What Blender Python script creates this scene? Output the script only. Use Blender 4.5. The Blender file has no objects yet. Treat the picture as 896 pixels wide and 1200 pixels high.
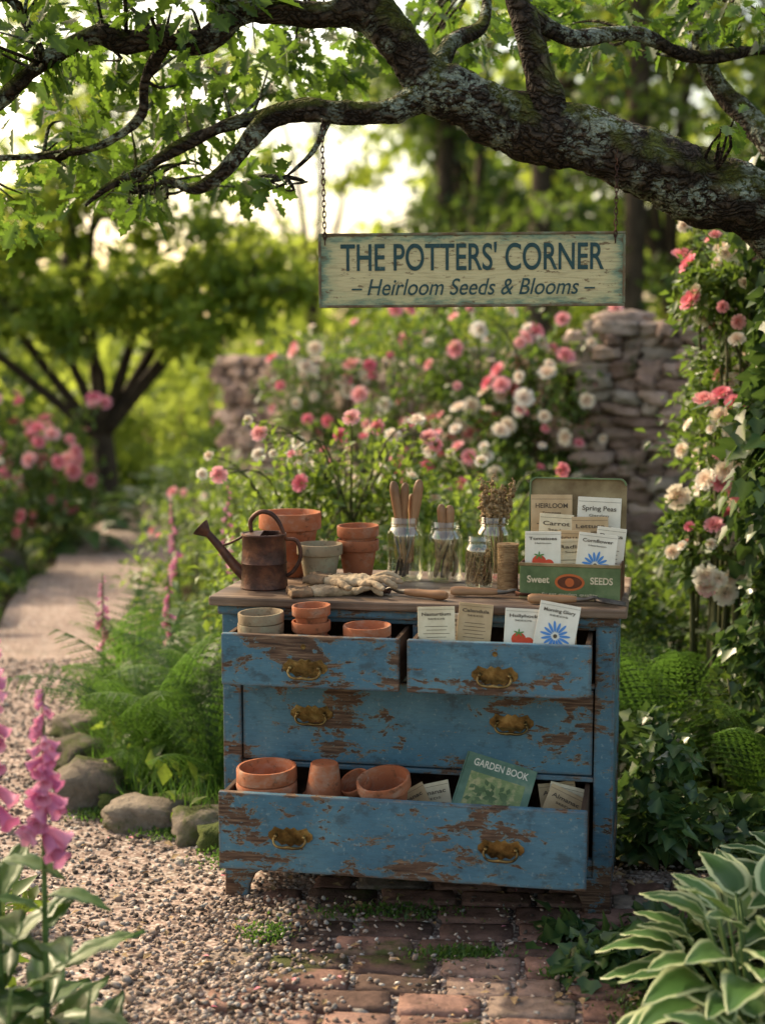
import bpy, math, random, numpy as np
from mathutils import Vector, Matrix, noise as mn
random.seed(7); rng=np.random.default_rng(7)
scene=bpy.context.scene
col=scene.collection
# ------------------------------------------------------------------ node helpers
def nd(nt,typ,ins=None,**props):
    n=nt.nodes.new(typ)
    for k,v in props.items(): setattr(n,k,v)
    for k,v in (ins or {}).items():
        if isinstance(v,bpy.types.NodeSocket): nt.links.new(v,n.inputs[k])
        else: n.inputs[k].default_value=v
    return n
def ramp(nt,fac,stops,interp='LINEAR'):
    n=nt.nodes.new('ShaderNodeValToRGB'); cr=n.color_ramp; cr.interpolation=interp
    while len(cr.elements)<len(stops): cr.elements.new(0.5)
    for e,(p,c) in zip(cr.elements,stops):
        e.position=p
        if not hasattr(c,'__len__'): c=(c,c,c)
        e.color=(c[0],c[1],c[2],1)
    nt.links.new(fac,n.inputs[0]); return n.outputs[0]
def mix(nt,f,a,b,mode='MIX'):
    n=nt.nodes.new('ShaderNodeMix'); n.data_type='RGBA'; n.blend_type=mode; n.clamp_factor=True
    for i,v in ((0,f),(6,a),(7,b)):
        if isinstance(v,bpy.types.NodeSocket): nt.links.new(v,n.inputs[i])
        else:
            if i and len(v)==3: v=(*v,1)
            n.inputs[i].default_value=v
    return n.outputs[2]
def math_(nt,op,a,b=0.0,clamp=False):
    n=nt.nodes.new('ShaderNodeMath'); n.operation=op; n.use_clamp=clamp
    for i,v in ((0,a),(1,b)):
        if isinstance(v,bpy.types.NodeSocket): nt.links.new(v,n.inputs[i])
        else: n.inputs[i].default_value=v
    return n.outputs[0]
def noise(nt,vec,scale,detail=4,rough=.55,out=0,dist=0):
    n=nd(nt,'ShaderNodeTexNoise',{'Scale':scale,'Detail':min(detail,6),'Roughness':rough,'Distortion':dist})
    if vec is not None: nt.links.new(vec,n.inputs['Vector'])
    return n.outputs[out]
def mapping(nt,vec,scale=(1,1,1),loc=(0,0,0),rot=(0,0,0)):
    return nd(nt,'ShaderNodeMapping',{'Vector':vec,'Scale':scale,'Location':loc,'Rotation':rot}).outputs[0]
def newmat(name):
    m=bpy.data.materials.new(name); m.use_nodes=True; nt=m.node_tree
    nt.nodes.clear()
    out=nt.nodes.new('ShaderNodeOutputMaterial')
    b=nt.nodes.new('ShaderNodeBsdfPrincipled')
    nt.links.new(b.outputs[0],out.inputs[0])
    return m,nt,b,out
def objc(nt): return nt.nodes.new('ShaderNodeTexCoord').outputs['Object']
def setb(nt,b,color=None,rough=None,metal=None,spec=None,bump=None,bs=.3,bd=.01):
    for k,v in (('Base Color',color),('Roughness',rough),('Metallic',metal),('Specular IOR Level',spec)):
        if v is None: continue
        if isinstance(v,bpy.types.NodeSocket): nt.links.new(v,b.inputs[k])
        else:
            if k=='Base Color' and len(v)==3: v=(*v,1)
            b.inputs[k].default_value=v
    if bump is not None:
        bn=nd(nt,'ShaderNodeBump',{'Height':bump,'Strength':bs,'Distance':bd})
        nt.links.new(bn.outputs[0],b.inputs['Normal'])
# ------------------------------------------------------------------ materials
def m_leaf(name,c1,c2,c3,trans=.4,tcol=(.28,.42,.04),rough=.42,margin=None):
    m,nt,b,out=newmat(name)
    a=nd(nt,'ShaderNodeAttribute',attribute_name='rnd').outputs['Fac']
    d1=tuple(x*.5 for x in c1)
    c=ramp(nt,a,[(0,d1),(.25,c1),(.6,c2),(1,c3)])
    t=nd(nt,'ShaderNodeAttribute',attribute_name='t').outputs['Fac']
    if margin:
        c=mix(nt,ramp(nt,t,[(.66,0),(.80,1)]),c,margin)
    else:
        c=mix(nt,ramp(nt,t,[(0,.4),(1,0)]),c,(.16,.22,.06))
    setb(nt,b,c,rough,spec=.4)
    tr=nd(nt,'ShaderNodeBsdfTranslucent',{'Color':mix(nt,.6,c,(*tcol,1))})
    ms=nd(nt,'ShaderNodeMixShader',{0:trans,1:b.outputs[0],2:tr.outputs[0]})
    nt.links.new(ms.outputs[0],out.inputs[0]); return m
def m_petal(name,c1,c2,trans=.3):
    m,nt,b,out=newmat(name)
    a=nd(nt,'ShaderNodeAttribute',attribute_name='rnd').outputs['Fac']
    t=nd(nt,'ShaderNodeAttribute',attribute_name='t').outputs['Fac']
    c=ramp(nt,a,[(0,c1),(1,c2)])
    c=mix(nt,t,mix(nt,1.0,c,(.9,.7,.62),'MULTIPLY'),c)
    setb(nt,b,c,.6,spec=.2)
    tr=nd(nt,'ShaderNodeBsdfTranslucent',{'Color':c})
    ms=nd(nt,'ShaderNodeMixShader',{0:trans,1:b.outputs[0],2:tr.outputs[0]})
    nt.links.new(ms.outputs[0],out.inputs[0]); return m
def m_noise(name,stops,scale=8,detail=6,rough=.7,stretch=(1,1,1),metal=0,spec=.3,bs=.3,bd=.005,bscale=None):
    m,nt,b,out=newmat(name)
    v=mapping(nt,objc(nt),stretch)
    n=noise(nt,v,scale,detail,.6)
    h=noise(nt,v,bscale or scale*4,3,.6)
    setb(nt,b,ramp(nt,n,stops),rough,metal,spec,h,bs,bd); return m
def m_paint():
    m,nt,b,out=newmat('blue_chipped_paint')
    o=objc(nt)
    v=mapping(nt,o,(1,1,2.4))
    n1=noise(nt,v,8.5,6,.74,dist=.5); n2=noise(nt,mapping(nt,o,(1,1,1),(3.1,0,1.7)),3.6,3); n3=noise(nt,mapping(nt,o,(1,1,2)),36,6,.72)
    geo=nt.nodes.new('ShaderNodeNewGeometry')
    bev=nd(nt,'ShaderNodeBevel',{'Radius':.016},samples=3)
    dp=nd(nt,'ShaderNodeVectorMath',{0:bev.outputs[0],1:geo.outputs['Normal']},operation='DOT_PRODUCT').outputs['Value']
    edge=ramp(nt,dp,[(.75,1),(.985,0)])
    s=math_(nt,'ADD',math_(nt,'MULTIPLY',n1,.50),math_(nt,'MULTIPLY',n2,.32))
    s=math_(nt,'ADD',s,math_(nt,'MULTIPLY',n3,.20))
    s=math_(nt,'ADD',s,math_(nt,'MULTIPLY',edge,.10))
    sep=nd(nt,'ShaderNodeSeparateXYZ',{0:o})
    low=ramp(nt,sep.outputs['Z'],[(0,.04),(.22,.012),(.34,.0),(.6,.004),(.8,.012)])
    s=math_(nt,'ADD',s,low)
    mask=ramp(nt,s,[(.551,0),(.557,1)])
    rim=ramp(nt,s,[(.541,0),(.549,1)])
    blue=ramp(nt,noise(nt,o,5,6,.65),[(.25,(.036,.10,.155)),(.5,(.060,.155,.225)),(.75,(.11,.23,.29))])
    blue=mix(nt,ramp(nt,noise(nt,mapping(nt,o,(1.5,1.5,12)),20,5,.7),[(.45,0),(.75,.5)]),blue,(.04,.085,.12))
    blue=mix(nt,ramp(nt,noise(nt,o,90,2),[(.62,0),(.72,.5)]),blue,(.24,.31,.32))
    blue=mix(nt,ramp(nt,noise(nt,mapping(nt,o,(1,1,1.6)),13,6,.75),[(.54,0),(.64,.6)]),blue,(.034,.048,.055))
    wood=ramp(nt,noise(nt,mapping(nt,o,(2,2,26)),6,6,.6),[(.3,(.022,.012,.008)),(.5,(.095,.052,.032)),(.7,(.23,.15,.095))])
    c=mix(nt,rim,blue,(.19,.19,.15)); c=mix(nt,mask,c,wood)
    h=math_(nt,'SUBTRACT',math_(nt,'MULTIPLY',noise(nt,mapping(nt,o,(2,2,20)),8,4),.3),math_(nt,'MULTIPLY',mask,.7))
    setb(nt,b,c,ramp(nt,mask,[(0,.45),(1,.8)]),0,.4,h,.6,.004); return m
def m_wood(name,cs,axis=0,scale=4,rough=.7,bs=.5):
    m,nt,b,out=newmat(name); o=objc(nt)
    st=[18,18,18]; st[axis]=1.2
    v=mapping(nt,o,tuple(st))
    n=noise(nt,v,scale*.25,6,.65); n2=noise(nt,o,5,4)
    c=ramp(nt,n,[(.3,cs[0]),(.5,cs[1]),(.72,cs[2])])
    c=mix(nt,1.0,c,ramp(nt,n2,[(.3,.5),(.7,1.2)]),'MULTIPLY')
    setb(nt,b,c,rough,0,.25,n,bs,.003); return m
def m_flat(name,c,rough=.6,metal=0,spec=.3,var=.15):
    m,nt,b,out=newmat(name)
    n=noise(nt,objc(nt),30,3,.7)
    cc=mix(nt,1.0,(*c,1),ramp(nt,n,[(.3,1-var),(.7,1+var)]),'MULTIPLY')
    setb(nt,b,cc,rough,metal,spec); return m
def m_terra(name,a,bb,pat):
    m,nt,b,out=newmat(name); o=objc(nt)
    inf=nt.nodes.new('ShaderNodeObjectInfo').outputs['Random']
    o=nd(nt,'ShaderNodeVectorMath',{0:o,1:nd(nt,'ShaderNodeCombineXYZ',{0:math_(nt,'MULTIPLY',inf,9.0),1:inf,2:0.0}).outputs[0]},operation='ADD').outputs[0]
    c=ramp(nt,noise(nt,o,9,5),[(.3,a),(.7,bb)])
    c=mix(nt,ramp(nt,noise(nt,mapping(nt,o,(1,1,1.6)),16,6,.7),[(.50,0),(.70,.75)]),c,pat)
    c=mix(nt,ramp(nt,noise(nt,o,35,6,.7),[(.56,0),(.68,.7)]),c,(.05,.035,.022))
    c=mix(nt,1.0,c,ramp(nt,inf,[(0,.72),(1,1.12)]),'MULTIPLY')
    setb(nt,b,c,.85,0,.2,noise(nt,o,90,3),.3,.002); return m
def m_glass():
    m,nt,b,out=newmat('jar_glass')
    t=nd(nt,'ShaderNodeBsdfTransparent',{'Color':(.95,.975,.96,1)})
    g=nd(nt,'ShaderNodeBsdfGlossy',{'Color':(1,1,1,1),'Roughness':.04})
    lw=nd(nt,'ShaderNodeLayerWeight',{'Blend':.35})
    f=ramp(nt,lw.outputs['Facing'],[(0,.07),(.6,.18),(1,.8)])
    nt.links.new(nd(nt,'ShaderNodeMixShader',{0:f,1:t.outputs[0],2:g.outputs[0]}).outputs[0],out.inputs[0]); return m
def m_bark():
    m,nt,b,out=newmat('oak_bark'); o=objc(nt)
    n=noise(nt,o,14,6,.72,dist=.6)
    wv=nd(nt,'ShaderNodeVectorMath',{0:o,1:nd(nt,'ShaderNodeVectorMath',{0:noise(nt,o,8,4,out=1),1:(.22,.16,.16)},operation='MULTIPLY').outputs[0]},operation='ADD').outputs[0]
    vo=nd(nt,'ShaderNodeTexVoronoi',{'Vector':mapping(nt,wv,(11,30,34)),'Scale':1.3},feature='DISTANCE_TO_EDGE').outputs['Distance']
    c=ramp(nt,n,[(.3,(.018,.012,.009)),(.52,(.072,.052,.038)),(.75,(.17,.135,.105))])
    c=mix(nt,ramp(nt,vo,[(0,.9),(.16,0)]),c,(.010,.007,.005))
    geo=nt.nodes.new('ShaderNodeNewGeometry')
    nz=nd(nt,'ShaderNodeSeparateXYZ',{0:geo.outputs['Normal']}).outputs['Z']
    moss=math_(nt,'MULTIPLY',ramp(nt,nz,[(-.1,0),(.45,1)]),ramp(nt,noise(nt,o,8,5),[(.42,0),(.54,.95)]))
    c=mix(nt,moss,c,(.10,.11,.02))
    lich=math_(nt,'MULTIPLY',ramp(nt,noise(nt,o,5.5,2),[(.48,0),(.56,1)]),ramp(nt,noise(nt,o,34,6,.75),[(.47,0),(.53,.9)]))
    c=mix(nt,lich,c,(.34,.38,.30))
    h=math_(nt,'ADD',ramp(nt,vo,[(0,0),(.3,1)]),n)
    setb(nt,b,c,.9,0,.15,h,1.0,.02); return m
def m_stone(name,stops,sc=9,moss=.0,bs=.7,bd=.01,lo=.45,det=6):
    m,nt,b,out=newmat(name); o=objc(nt)
    a=nd(nt,'ShaderNodeAttribute',attribute_name='rnd').outputs['Fac']
    c=ramp(nt,a,stops)
    n=noise(nt,o,sc,det,.7)
    c=mix(nt,1.0,c,ramp(nt,n,[(.3,lo),(.5,.9),(.7,1.35)]),'MULTIPLY')
    if moss>0:
        mm=ramp(nt,noise(nt,o,2.6,5,.7),[(.62-moss*.2,0),(.7-moss*.2,.9)])
        c=mix(nt,mm,c,(.06,.075,.018))
    setb(nt,b,c,.88,0,.2,noise(nt,o,sc*4,det,.7),bs,bd); return m
def m_ground():
    m,nt,b,out=newmat('ground_soil'); o=objc(nt)
    c=ramp(nt,noise(nt,o,3,6,.7),[(.3,(.03,.022,.014)),(.5,(.05,.04,.02)),(.62,(.04,.065,.016)),(.8,(.07,.10,.025))])
    sep=nd(nt,'ShaderNodeSeparateXYZ',{0:o})
    far=ramp(nt,math_(nt,'MULTIPLY',sep.outputs['Y'],.05),[(.62,0),(.85,1)])
    g=ramp(nt,noise(nt,o,1.1,5,.7),[(.3,(.06,.11,.016)),(.7,(.12,.18,.025))])
    c=mix(nt,far,c,g)
    setb(nt,b,c,.95,0,.05,noise(nt,o,30,5,.7),.8,.02); return m
def m_path():
    m,nt,b,out=newmat('gravel_sheet'); o=objc(nt)
    vo=nd(nt,'ShaderNodeTexVoronoi',{'Vector':o,'Scale':85})
    c=ramp(nt,nd(nt,'ShaderNodeSeparateColor',{0:vo.outputs['Color']}).outputs[0],[(0,(.21,.14,.115)),(.4,(.41,.30,.25)),(.8,(.52,.41,.355)),(1,(.62,.55,.49))])
    c=mix(nt,1.0,c,ramp(nt,noise(nt,o,1.6,5,.7),[(.3,.65),(.7,1.15)]),'MULTIPLY')
    c=mix(nt,ramp(nt,noise(nt,o,2.4,6,.7),[(.58,0),(.7,.55)]),c,(.09,.085,.04))
    c=mix(nt,ramp(nt,vo.outputs['Distance'],[(.4,0),(.75,.6)]),c,(.07,.055,.045))
    setb(nt,b,c,.9,0,.2,vo.outputs['Distance'],-.8,.01)
    return m

M={}
M['paint']=m_paint()
M['top']=m_wood('worn_top_wood',[(.045,.028,.02),(.18,.12,.083),(.40,.31,.235)],0,5,.5)
M['inner']=m_wood('drawer_inner_wood',[(.025,.014,.008),(.085,.048,.028),(.17,.105,.065)],1,5,.8)
M['handlewood']=m_wood('tool_handle_wood',[(.16,.075,.034),(.33,.175,.088),(.48,.30,.165)],2,4,.4,.15)
M['brass']=m_noise('aged_brass',[(.3,(.04,.026,.012)),(.5,(.20,.13,.048)),(.75,(.48,.35,.14))],22,5,.36,metal=.9)
M['rust']=m_noise('rusty_metal',[(.3,(.022,.013,.011)),(.5,(.075,.034,.024)),(.72,(.19,.078,.042))],18,6,.5,metal=.4,bs=.4)
M['steel']=m_noise('old_steel',[(.3,(.05,.04,.035)),(.6,(.16,.14,.12)),(.8,(.26,.2,.16))],25,6,.42,metal=.75)
M['t1']=m_terra('terracotta',(.28,.085,.038),(.42,.155,.075),(.38,.26,.19))
M['t2']=m_terra('terracotta_mossy',(.20,.145,.09),(.30,.235,.155),(.28,.29,.20))
M['glass']=m_glass()
M['paper']=m_noise('seed_paper',[(.3,(.48,.39,.25)),(.55,(.65,.57,.40)),(.7,(.74,.67,.51))],12,6,.75,bs=.1)
M['paper2']=m_noise('kraft_paper',[(.3,(.36,.245,.12)),(.7,(.55,.41,.25))],12,6,.75,bs=.1)
M['white']=m_noise('pale_paper',[(.3,(.60,.55,.44)),(.7,(.78,.74,.64))],12,6,.7,bs=.1)
M['ink']=m_flat('dark_ink',(.09,.07,.05),.8)
M['signink']=m_noise('sign_lettering',[(.35,(.022,.055,.062)),(.62,(.035,.085,.09)),(.75,(.16,.19,.14))],30,6,.75,bs=.1)
M['red']=m_flat('red_print',(.58,.07,.03),.7)
M['blueprint']=m_flat('blue_print',(.08,.22,.50),.7)
M['green']=m_flat('green_print',(.10,.22,.06),.7)
M['orange']=m_flat('orange_label',(.46,.11,.03),.5)
M['tin']=m_noise('tin_green',[(.3,(.055,.095,.04)),(.55,(.14,.195,.09)),(.78,(.27,.28,.15))],10,6,.38,metal=.15,bs=.1)
M['tinin']=m_noise('tin_inside',[(.3,(.14,.085,.04)),(.6,(.36,.28,.15)),(.8,(.50,.43,.27))],8,6,.4,metal=.3,bs=.1)
M['tinred']=m_noise('tin_red_side',[(.3,(.06,.022,.014)),(.7,(.17,.06,.03))],12,6,.45,metal=.3)
M['twine']=m_wood('jute_twine',[(.14,.085,.04),(.34,.22,.11),(.48,.35,.19)],0,30,.95,.9)
M['glove']=m_noise('glove_leather',[(.3,(.15,.10,.06)),(.5,(.34,.25,.16)),(.75,(.50,.40,.27))],18,6,.9,bs=.6,bd=.005)
M['glovecuff']=m_noise('glove_cuff',[(.3,(.10,.06,.035)),(.7,(.26,.17,.10))],22,6,.9,bs=.6,bd=.005)
M['seed']=m_noise('dry_seed',[(.3,(.15,.09,.04)),(.7,(.44,.31,.16))],60,4,.8,bs=.5)
M['bark']=m_bark()
M['bark2']=m_noise('bg_bark',[(.3,(.02,.014,.010)),(.7,(.085,.062,.042))],9,5,.9,(2,2,.5),bs=.8,bd=.03)
M['stem']=m_flat('green_stem',(.08,.13,.035),.6)
M['cane']=m_flat('rose_cane',(.07,.075,.03),.7)
M['brick']=m_stone('paving_brick',[(0,(.10,.065,.052)),(.35,(.21,.12,.095)),(.7,(.28,.165,.13)),(1,(.27,.22,.18))],14,.34,lo=.32)
M['rock']=m_stone('edging_rock',[(0,(.11,.09,.07)),(1,(.23,.19,.15))],6,.7,.9,.02)
M['wall']=m_stone('wall_stone',[(0,(.20,.135,.11)),(.4,(.40,.29,.245)),(.75,(.50,.385,.325)),(1,(.30,.265,.225))],7,.05,.9,.02)
M['pebble']=m_stone('pebbles',[(0,(.06,.048,.042)),(.25,(.20,.15,.12)),(.5,(.34,.265,.215)),(.75,(.46,.375,.32)),(.9,(.25,.24,.225)),(1,(.64,.58,.52))],40,0,.3,.002,det=2)
M['moss']=m_noise('moss',[(.3,(.03,.045,.010)),(.7,(.10,.12,.025))],30,6,.95,bs=1,bd=.01,bscale=120)
M['ground']=m_ground(); M['path']=m_path()
G=m_leaf
M['oakleaf']=G('oak_leaf',(.022,.055,.012),(.042,.09,.018),(.09,.15,.028),.42,(.26,.45,.04))
M['roseleaf']=G('rose_leaf',(.024,.06,.015),(.045,.095,.02),(.10,.15,.033),.36,(.28,.44,.05))
M['lightleaf']=G('light_leaf',(.045,.095,.02),(.075,.135,.024),(.14,.195,.04),.42,(.40,.56,.06))
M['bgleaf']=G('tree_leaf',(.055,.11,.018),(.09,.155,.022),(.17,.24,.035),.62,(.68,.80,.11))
M['darkleaf']=G('dark_leaf',(.018,.045,.012),(.034,.07,.016),(.055,.10,.022),.4,(.26,.40,.05))  # darker green leaf for conifers, ivy hedge, some shrubs and trees
M['fern']=G('fern_leaf',(.028,.075,.016),(.048,.11,.02),(.10,.175,.035),.38,(.2,.40,.05))
M['ivy']=G('ivy_leaf',(.014,.042,.014),(.026,.066,.021),(.055,.11,.035),.2,(.2,.35,.06),.30)
M['hosta']=G('hosta_leaf',(.045,.11,.03),(.07,.15,.04),(.10,.19,.055),.25,(.3,.42,.1),.38,margin=(.42,.47,.26))
M['bigleaf']=G('broad_leaf',(.026,.075,.02),(.042,.10,.026),(.07,.14,.04),.25,(.25,.4,.06),.42)
M['pink']=m_petal('pink_petal',(.76,.22,.32),(.90,.56,.58))
M['cream']=m_petal('white_petal',(.84,.76,.62),(.90,.88,.81))
M['fox']=m_petal('foxglove_petal',(.58,.17,.36),(.80,.42,.56))
# ------------------------------------------------------------------ mesh builder
def unit(a): return a/np.maximum(np.linalg.norm(a,axis=-1,keepdims=True),1e-9)
def frames(D,U,S):
    Y=unit(D); X=unit(np.cross(Y,U)); Z=np.cross(X,Y)
    return np.stack([X,Y,Z],1)*np.asarray(S)[:,None,None]
def framesZ(Zd,S):
    R=unit(rng.normal(size=Zd.shape)); Z=unit(Zd); X=unit(np.cross(R,Z)); Y=np.cross(Z,X)
    return np.stack([X,Y,Z],1)*np.asarray(S)[:,None,None]
class Tpl:
    def __init__(s,V,F,T=None):
        s.V=np.array(V,float); s.S=np.array([len(f) for f in F]); s.L=np.concatenate([np.array(f) for f in F]).astype(int)
        s.T=np.ones(len(s.V)) if T is None else np.array(T,float)
class MB:
    def __init__(s): s.V=[];s.L=[];s.S=[];s.M=[];s.R=[];s.T=[];s.n=0
    def scatter(s,tp,P,A,mat=0,rnd=None):
        P=np.asarray(P,float); N=len(P)
        if N==0: return
        k=len(tp.V); f=len(tp.S)
        V=P[:,None,:]+np.einsum('kj,njc->nkc',tp.V,A)
        s.V.append(V.reshape(-1,3)); s.L.append((tp.L[None,:]+(np.arange(N)*k)[:,None]).ravel()+s.n)
        s.S.append(np.tile(tp.S,N)); s.M.append(np.full(N*f,mat))
        if rnd is None: rnd=rng.random(N)
        s.R.append(np.repeat(np.clip(rnd,0,1),f)); s.T.append(np.tile(tp.T,N)); s.n+=N*k
    def add(s,V,F,mat=0,rnd=.5,T=None):
        s.scatter(Tpl(V,F,T),np.zeros((1,3)),np.eye(3)[None],mat,np.array([rnd]))
    def tube(s,pts,rad,n=8,mat=0,rough=0,rnd=.5,sub=1,freq=6):
        pts=[Vector(p) for p in pts]
        if sub>1 and len(pts)>2:
            q=[];r=[]
            for i in range(len(pts)-1):
                p0=pts[max(i-1,0)];p1=pts[i];p2=pts[i+1];p3=pts[min(i+2,len(pts)-1)]
                for j in range(sub):
                    t=j/sub
                    q.append(.5*((2*p1)+(p2-p0)*t+(2*p0-5*p1+4*p2-p3)*t*t+(3*p1-p0-3*p2+p3)*t**3))
                    r.append(rad[i]*(1-t)+rad[i+1]*t)
            q.append(pts[-1]); r.append(rad[-1]); pts=q; rad=r
        V=[];prev=None
        for i,p in enumerate(pts):
            d=(pts[min(i+1,len(pts)-1)]-pts[max(i-1,0)]).normalized()
            if prev is None: a=d.orthogonal().normalized()
            else: a=(prev-d*prev.dot(d)).normalized()
            prev=a; b=d.cross(a)
            for j in range(n):
                th=2*math.pi*j/n; o=a*math.cos(th)+b*math.sin(th)
                rr=rad[i]
                if rough: rr*=1+rough*(mn.noise((p+o*rad[i])*freq)*1.3+.5*mn.noise((p+o*rad[i])*freq*3.1)+.35*mn.noise((p+o*rad[i])*freq*7.3))
                V.append(p+o*rr)
        F=[]
        for i in range(len(pts)-1):
            for j in range(n):
                F.append((i*n+j,i*n+(j+1)%n,(i+1)*n+(j+1)%n,(i+1)*n+j))
        F.append(tuple(range(n))[::-1]); F.append(tuple((len(pts)-1)*n+j for j in range(n)))
        s.add([tuple(v) for v in V],F,mat,rnd,T=np.zeros(len(V)))
    def build(s,name,mats,parent=None,smooth=True):
        me=bpy.data.meshes.new(name)
        V=np.concatenate(s.V); L=np.concatenate(s.L); S=np.concatenate(s.S)
        me.vertices.add(len(V)); me.vertices.foreach_set('co',V.astype(np.float32).ravel())
        me.loops.add(len(L)); me.loops.foreach_set('vertex_index',L.astype(np.int32))
        me.polygons.add(len(S)); me.polygons.foreach_set('loop_start',np.concatenate([[0],np.cumsum(S)[:-1]]).astype(np.int32))
        me.update(calc_edges=True)
        me.polygons.foreach_set('material_index',np.concatenate(s.M).astype(np.int32))
        me.polygons.foreach_set('use_smooth',np.full(len(S),smooth))
        a=me.attributes.new('rnd','FLOAT','FACE'); a.data.foreach_set('value',np.concatenate(s.R).astype(np.float32))
        a=me.attributes.new('t','FLOAT','POINT'); a.data.foreach_set('value',np.concatenate(s.T).astype(np.float32))
        for m in mats: me.materials.append(M[m])
        ob=bpy.data.objects.new(name,me); col.objects.link(ob)
        if parent: ob.parent=parent
        return ob
def empty(name,loc=(0,0,0),rz=0,rot=None):
    e=bpy.data.objects.new(name,None); e.empty_display_size=.05; e.location=loc
    e.rotation_euler=rot or (0,0,rz); col.objects.link(e); return e
def meshobj(name,V,F,mat,parent=None,bevel=0,smooth=False,loc=(0,0,0),rot=(0,0,0),seg=2):
    me=bpy.data.meshes.new(name); me.from_pydata([tuple(v) for v in V],[],F); me.update()
    me.materials.append(M[mat]); ob=bpy.data.objects.new(name,me); col.objects.link(ob)
    ob.location=loc; ob.rotation_euler=rot
    if parent: ob.parent=parent
    if bevel:
        b=ob.modifiers.new('b','BEVEL'); b.width=bevel; b.segments=seg; b.limit_method='ANGLE'
    if smooth:
        for p in me.polygons: p.use_smooth=True
    return ob
def box(name,x0,x1,y0,y1,z0,z1,mat,parent=None,bev=.003,loc=(0,0,0),rot=(0,0,0)):
    V=[(x0,y0,z0),(x1,y0,z0),(x1,y1,z0),(x0,y1,z0),(x0,y0,z1),(x1,y0,z1),(x1,y1,z1),(x0,y1,z1)]
    F=[(3,2,1,0),(4,5,6,7),(0,1,5,4),(1,2,6,5),(2,3,7,6),(3,0,4,7)]
    return meshobj(name,V,F,mat,parent,bev,False,loc,rot)
def lathe(name,prof,mat,parent=None,loc=(0,0,0),rot=(0,0,0),seg=40,smooth=True,wob=0):
    V=[];F=[];n=len(prof)
    for i,(r,z) in enumerate(prof):
        for j in range(seg):
            th=2*math.pi*j/seg; rr=max(r,1e-5)
            if wob: rr*=1+wob*mn.noise(Vector((math.cos(th)*2+loc[0]*9,math.sin(th)*2,z*20)))
            V.append((rr*math.cos(th),rr*math.sin(th),z))
    for i in range(n-1):
        for j in range(seg):
            F.append((i*seg+j,i*seg+(j+1)%seg,(i+1)*seg+(j+1)%seg,(i+1)*seg+j))
    ob=meshobj(name,V,F,mat,parent,0,smooth,loc,rot)
    ob.data.set_sharp_from_angle(angle=math.radians(40)) if smooth else None
    return ob
def tubeobj(name,pts,rad,mat,parent=None,n=10,sub=4,loc=(0,0,0),rot=(0,0,0),rough=0):
    b=MB(); b.tube(pts,rad if hasattr(rad,'__len__') else [rad]*len(pts),n,0,rough,sub=sub)
    o=b.build(name,[mat],parent); o.location=loc; o.rotation_euler=rot; return o
def text(name,s,size,loc,mat,parent=None,width=None,shear=0,rot=(math.pi/2,0,0),bold=0,spacing=1):
    c=bpy.data.curves.new(name,'FONT'); c.body=s; c.size=size; c.align_x='CENTER'; c.align_y='CENTER'
    c.extrude=.0004; c.shear=shear; c.offset=bold; c.space_character=spacing
    ob=bpy.data.objects.new(name,c); col.objects.link(ob); c.materials.append(M[mat])
    bpy.context.view_layer.update()
    w=ob.dimensions.x
    if width and w>0: ob.scale=(width/w,1,1)
    ob.location=loc; ob.rotation_euler=rot
    if parent: ob.parent=parent
    return ob
pi=math.pi
# ------------------------------------------------------------------ dresser
YAW=-math.radians(10.5)
dr=empty('blue_dresser',(-.44,4.07,0),YAW)
W=1.07; D=.5
def L2W(x,y,z=0):
    c,s=math.cos(YAW),math.sin(YAW); return (-.44+c*x-s*y, 4.07+s*x+c*y, z)
box('left_post',-.002,.05,-.006,.03,0,.834,'paint',dr,.004)
box('right_post',1.02,1.072,-.006,.03,0,.834,'paint',dr,.004)
box('left_side',0,.02,.031,D,.06,.833,'paint',dr)
box('right_side',1.05,1.07,.031,D-.05,.06,.833,'paint',dr)
box('left_back_post',0.001,.045,D-.049,D+.002,0,.8335,'paint',dr)
box('right_back_post',1.02,1.0725,D-.049,D+.002,0,.8335,'paint',dr)
box('right_side_rail',1.06,1.0745,.033,D-.055,.10,.17,'paint',dr)
box('right_side_toprail',1.06,1.0745,.033,D-.055,.74,.83,'paint',dr)
box('back',.02,1.05,D-.02,D-.005,.1,.832,'inner',dr)
for nm,z0,z1 in (('top_rail',.795,.833),('upper_rail',.637,.652),('lower_rail',.383,.397),('bottom_rail',.12,.168)):
    box(nm,.05,1.02,-.002,.03,z0,z1,'paint',dr,.003)
box('center_stile',.53,.545,-.003,.03,.653,.794,'paint',dr)
for nm,z in (('dust_panel_1',.640),('dust_panel_2',.386),('dust_panel_3',.14)):
    box(nm,.02,1.05,.031,D-.02,z,z+.01,'inner',dr,0)
box('middle_drawer_front',.054,1.016,-.001,.02,.401,.633,'paint',dr,.003)
tb=[-.036,.145,.335,D+.025]
for i in range(3):
    box('top_board_%d'%(i+1),-.032+.002*(i%2),W+.032-.003*(i%2),tb[i]+.0012,tb[i+1]-.0012,.8345,.8600-.0006*(i%2),'top',dr,.006)
box('top_moulding',-.012,W+.012,-.016,-.0065,.808,.834,'paint',dr,.005)
def bracket(nm,flip,side=False):
    P=[(0,0),(.065,0),(.07,.035),(.085,.07),(.115,.092),(.16,.10),(.16,.119),(0,.119)]
    V=[];n=len(P)
    for y in (-.0095,.012):
        for x,z in P: V.append(((W-x) if flip else x,y,z))
    F=[tuple(range(n)) if not flip else tuple(range(n))[::-1],tuple(range(n,2*n))[::-1] if not flip else tuple(range(n,2*n))]
    for i in range(n):
        f=(i,(i+1)%n,(i+1)%n+n,i+n); F.append(f[::-1] if not flip else f)
    meshobj(nm,V,F,'paint',dr,.003)
bracket('left_foot',False); bracket('right_foot',True)
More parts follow.
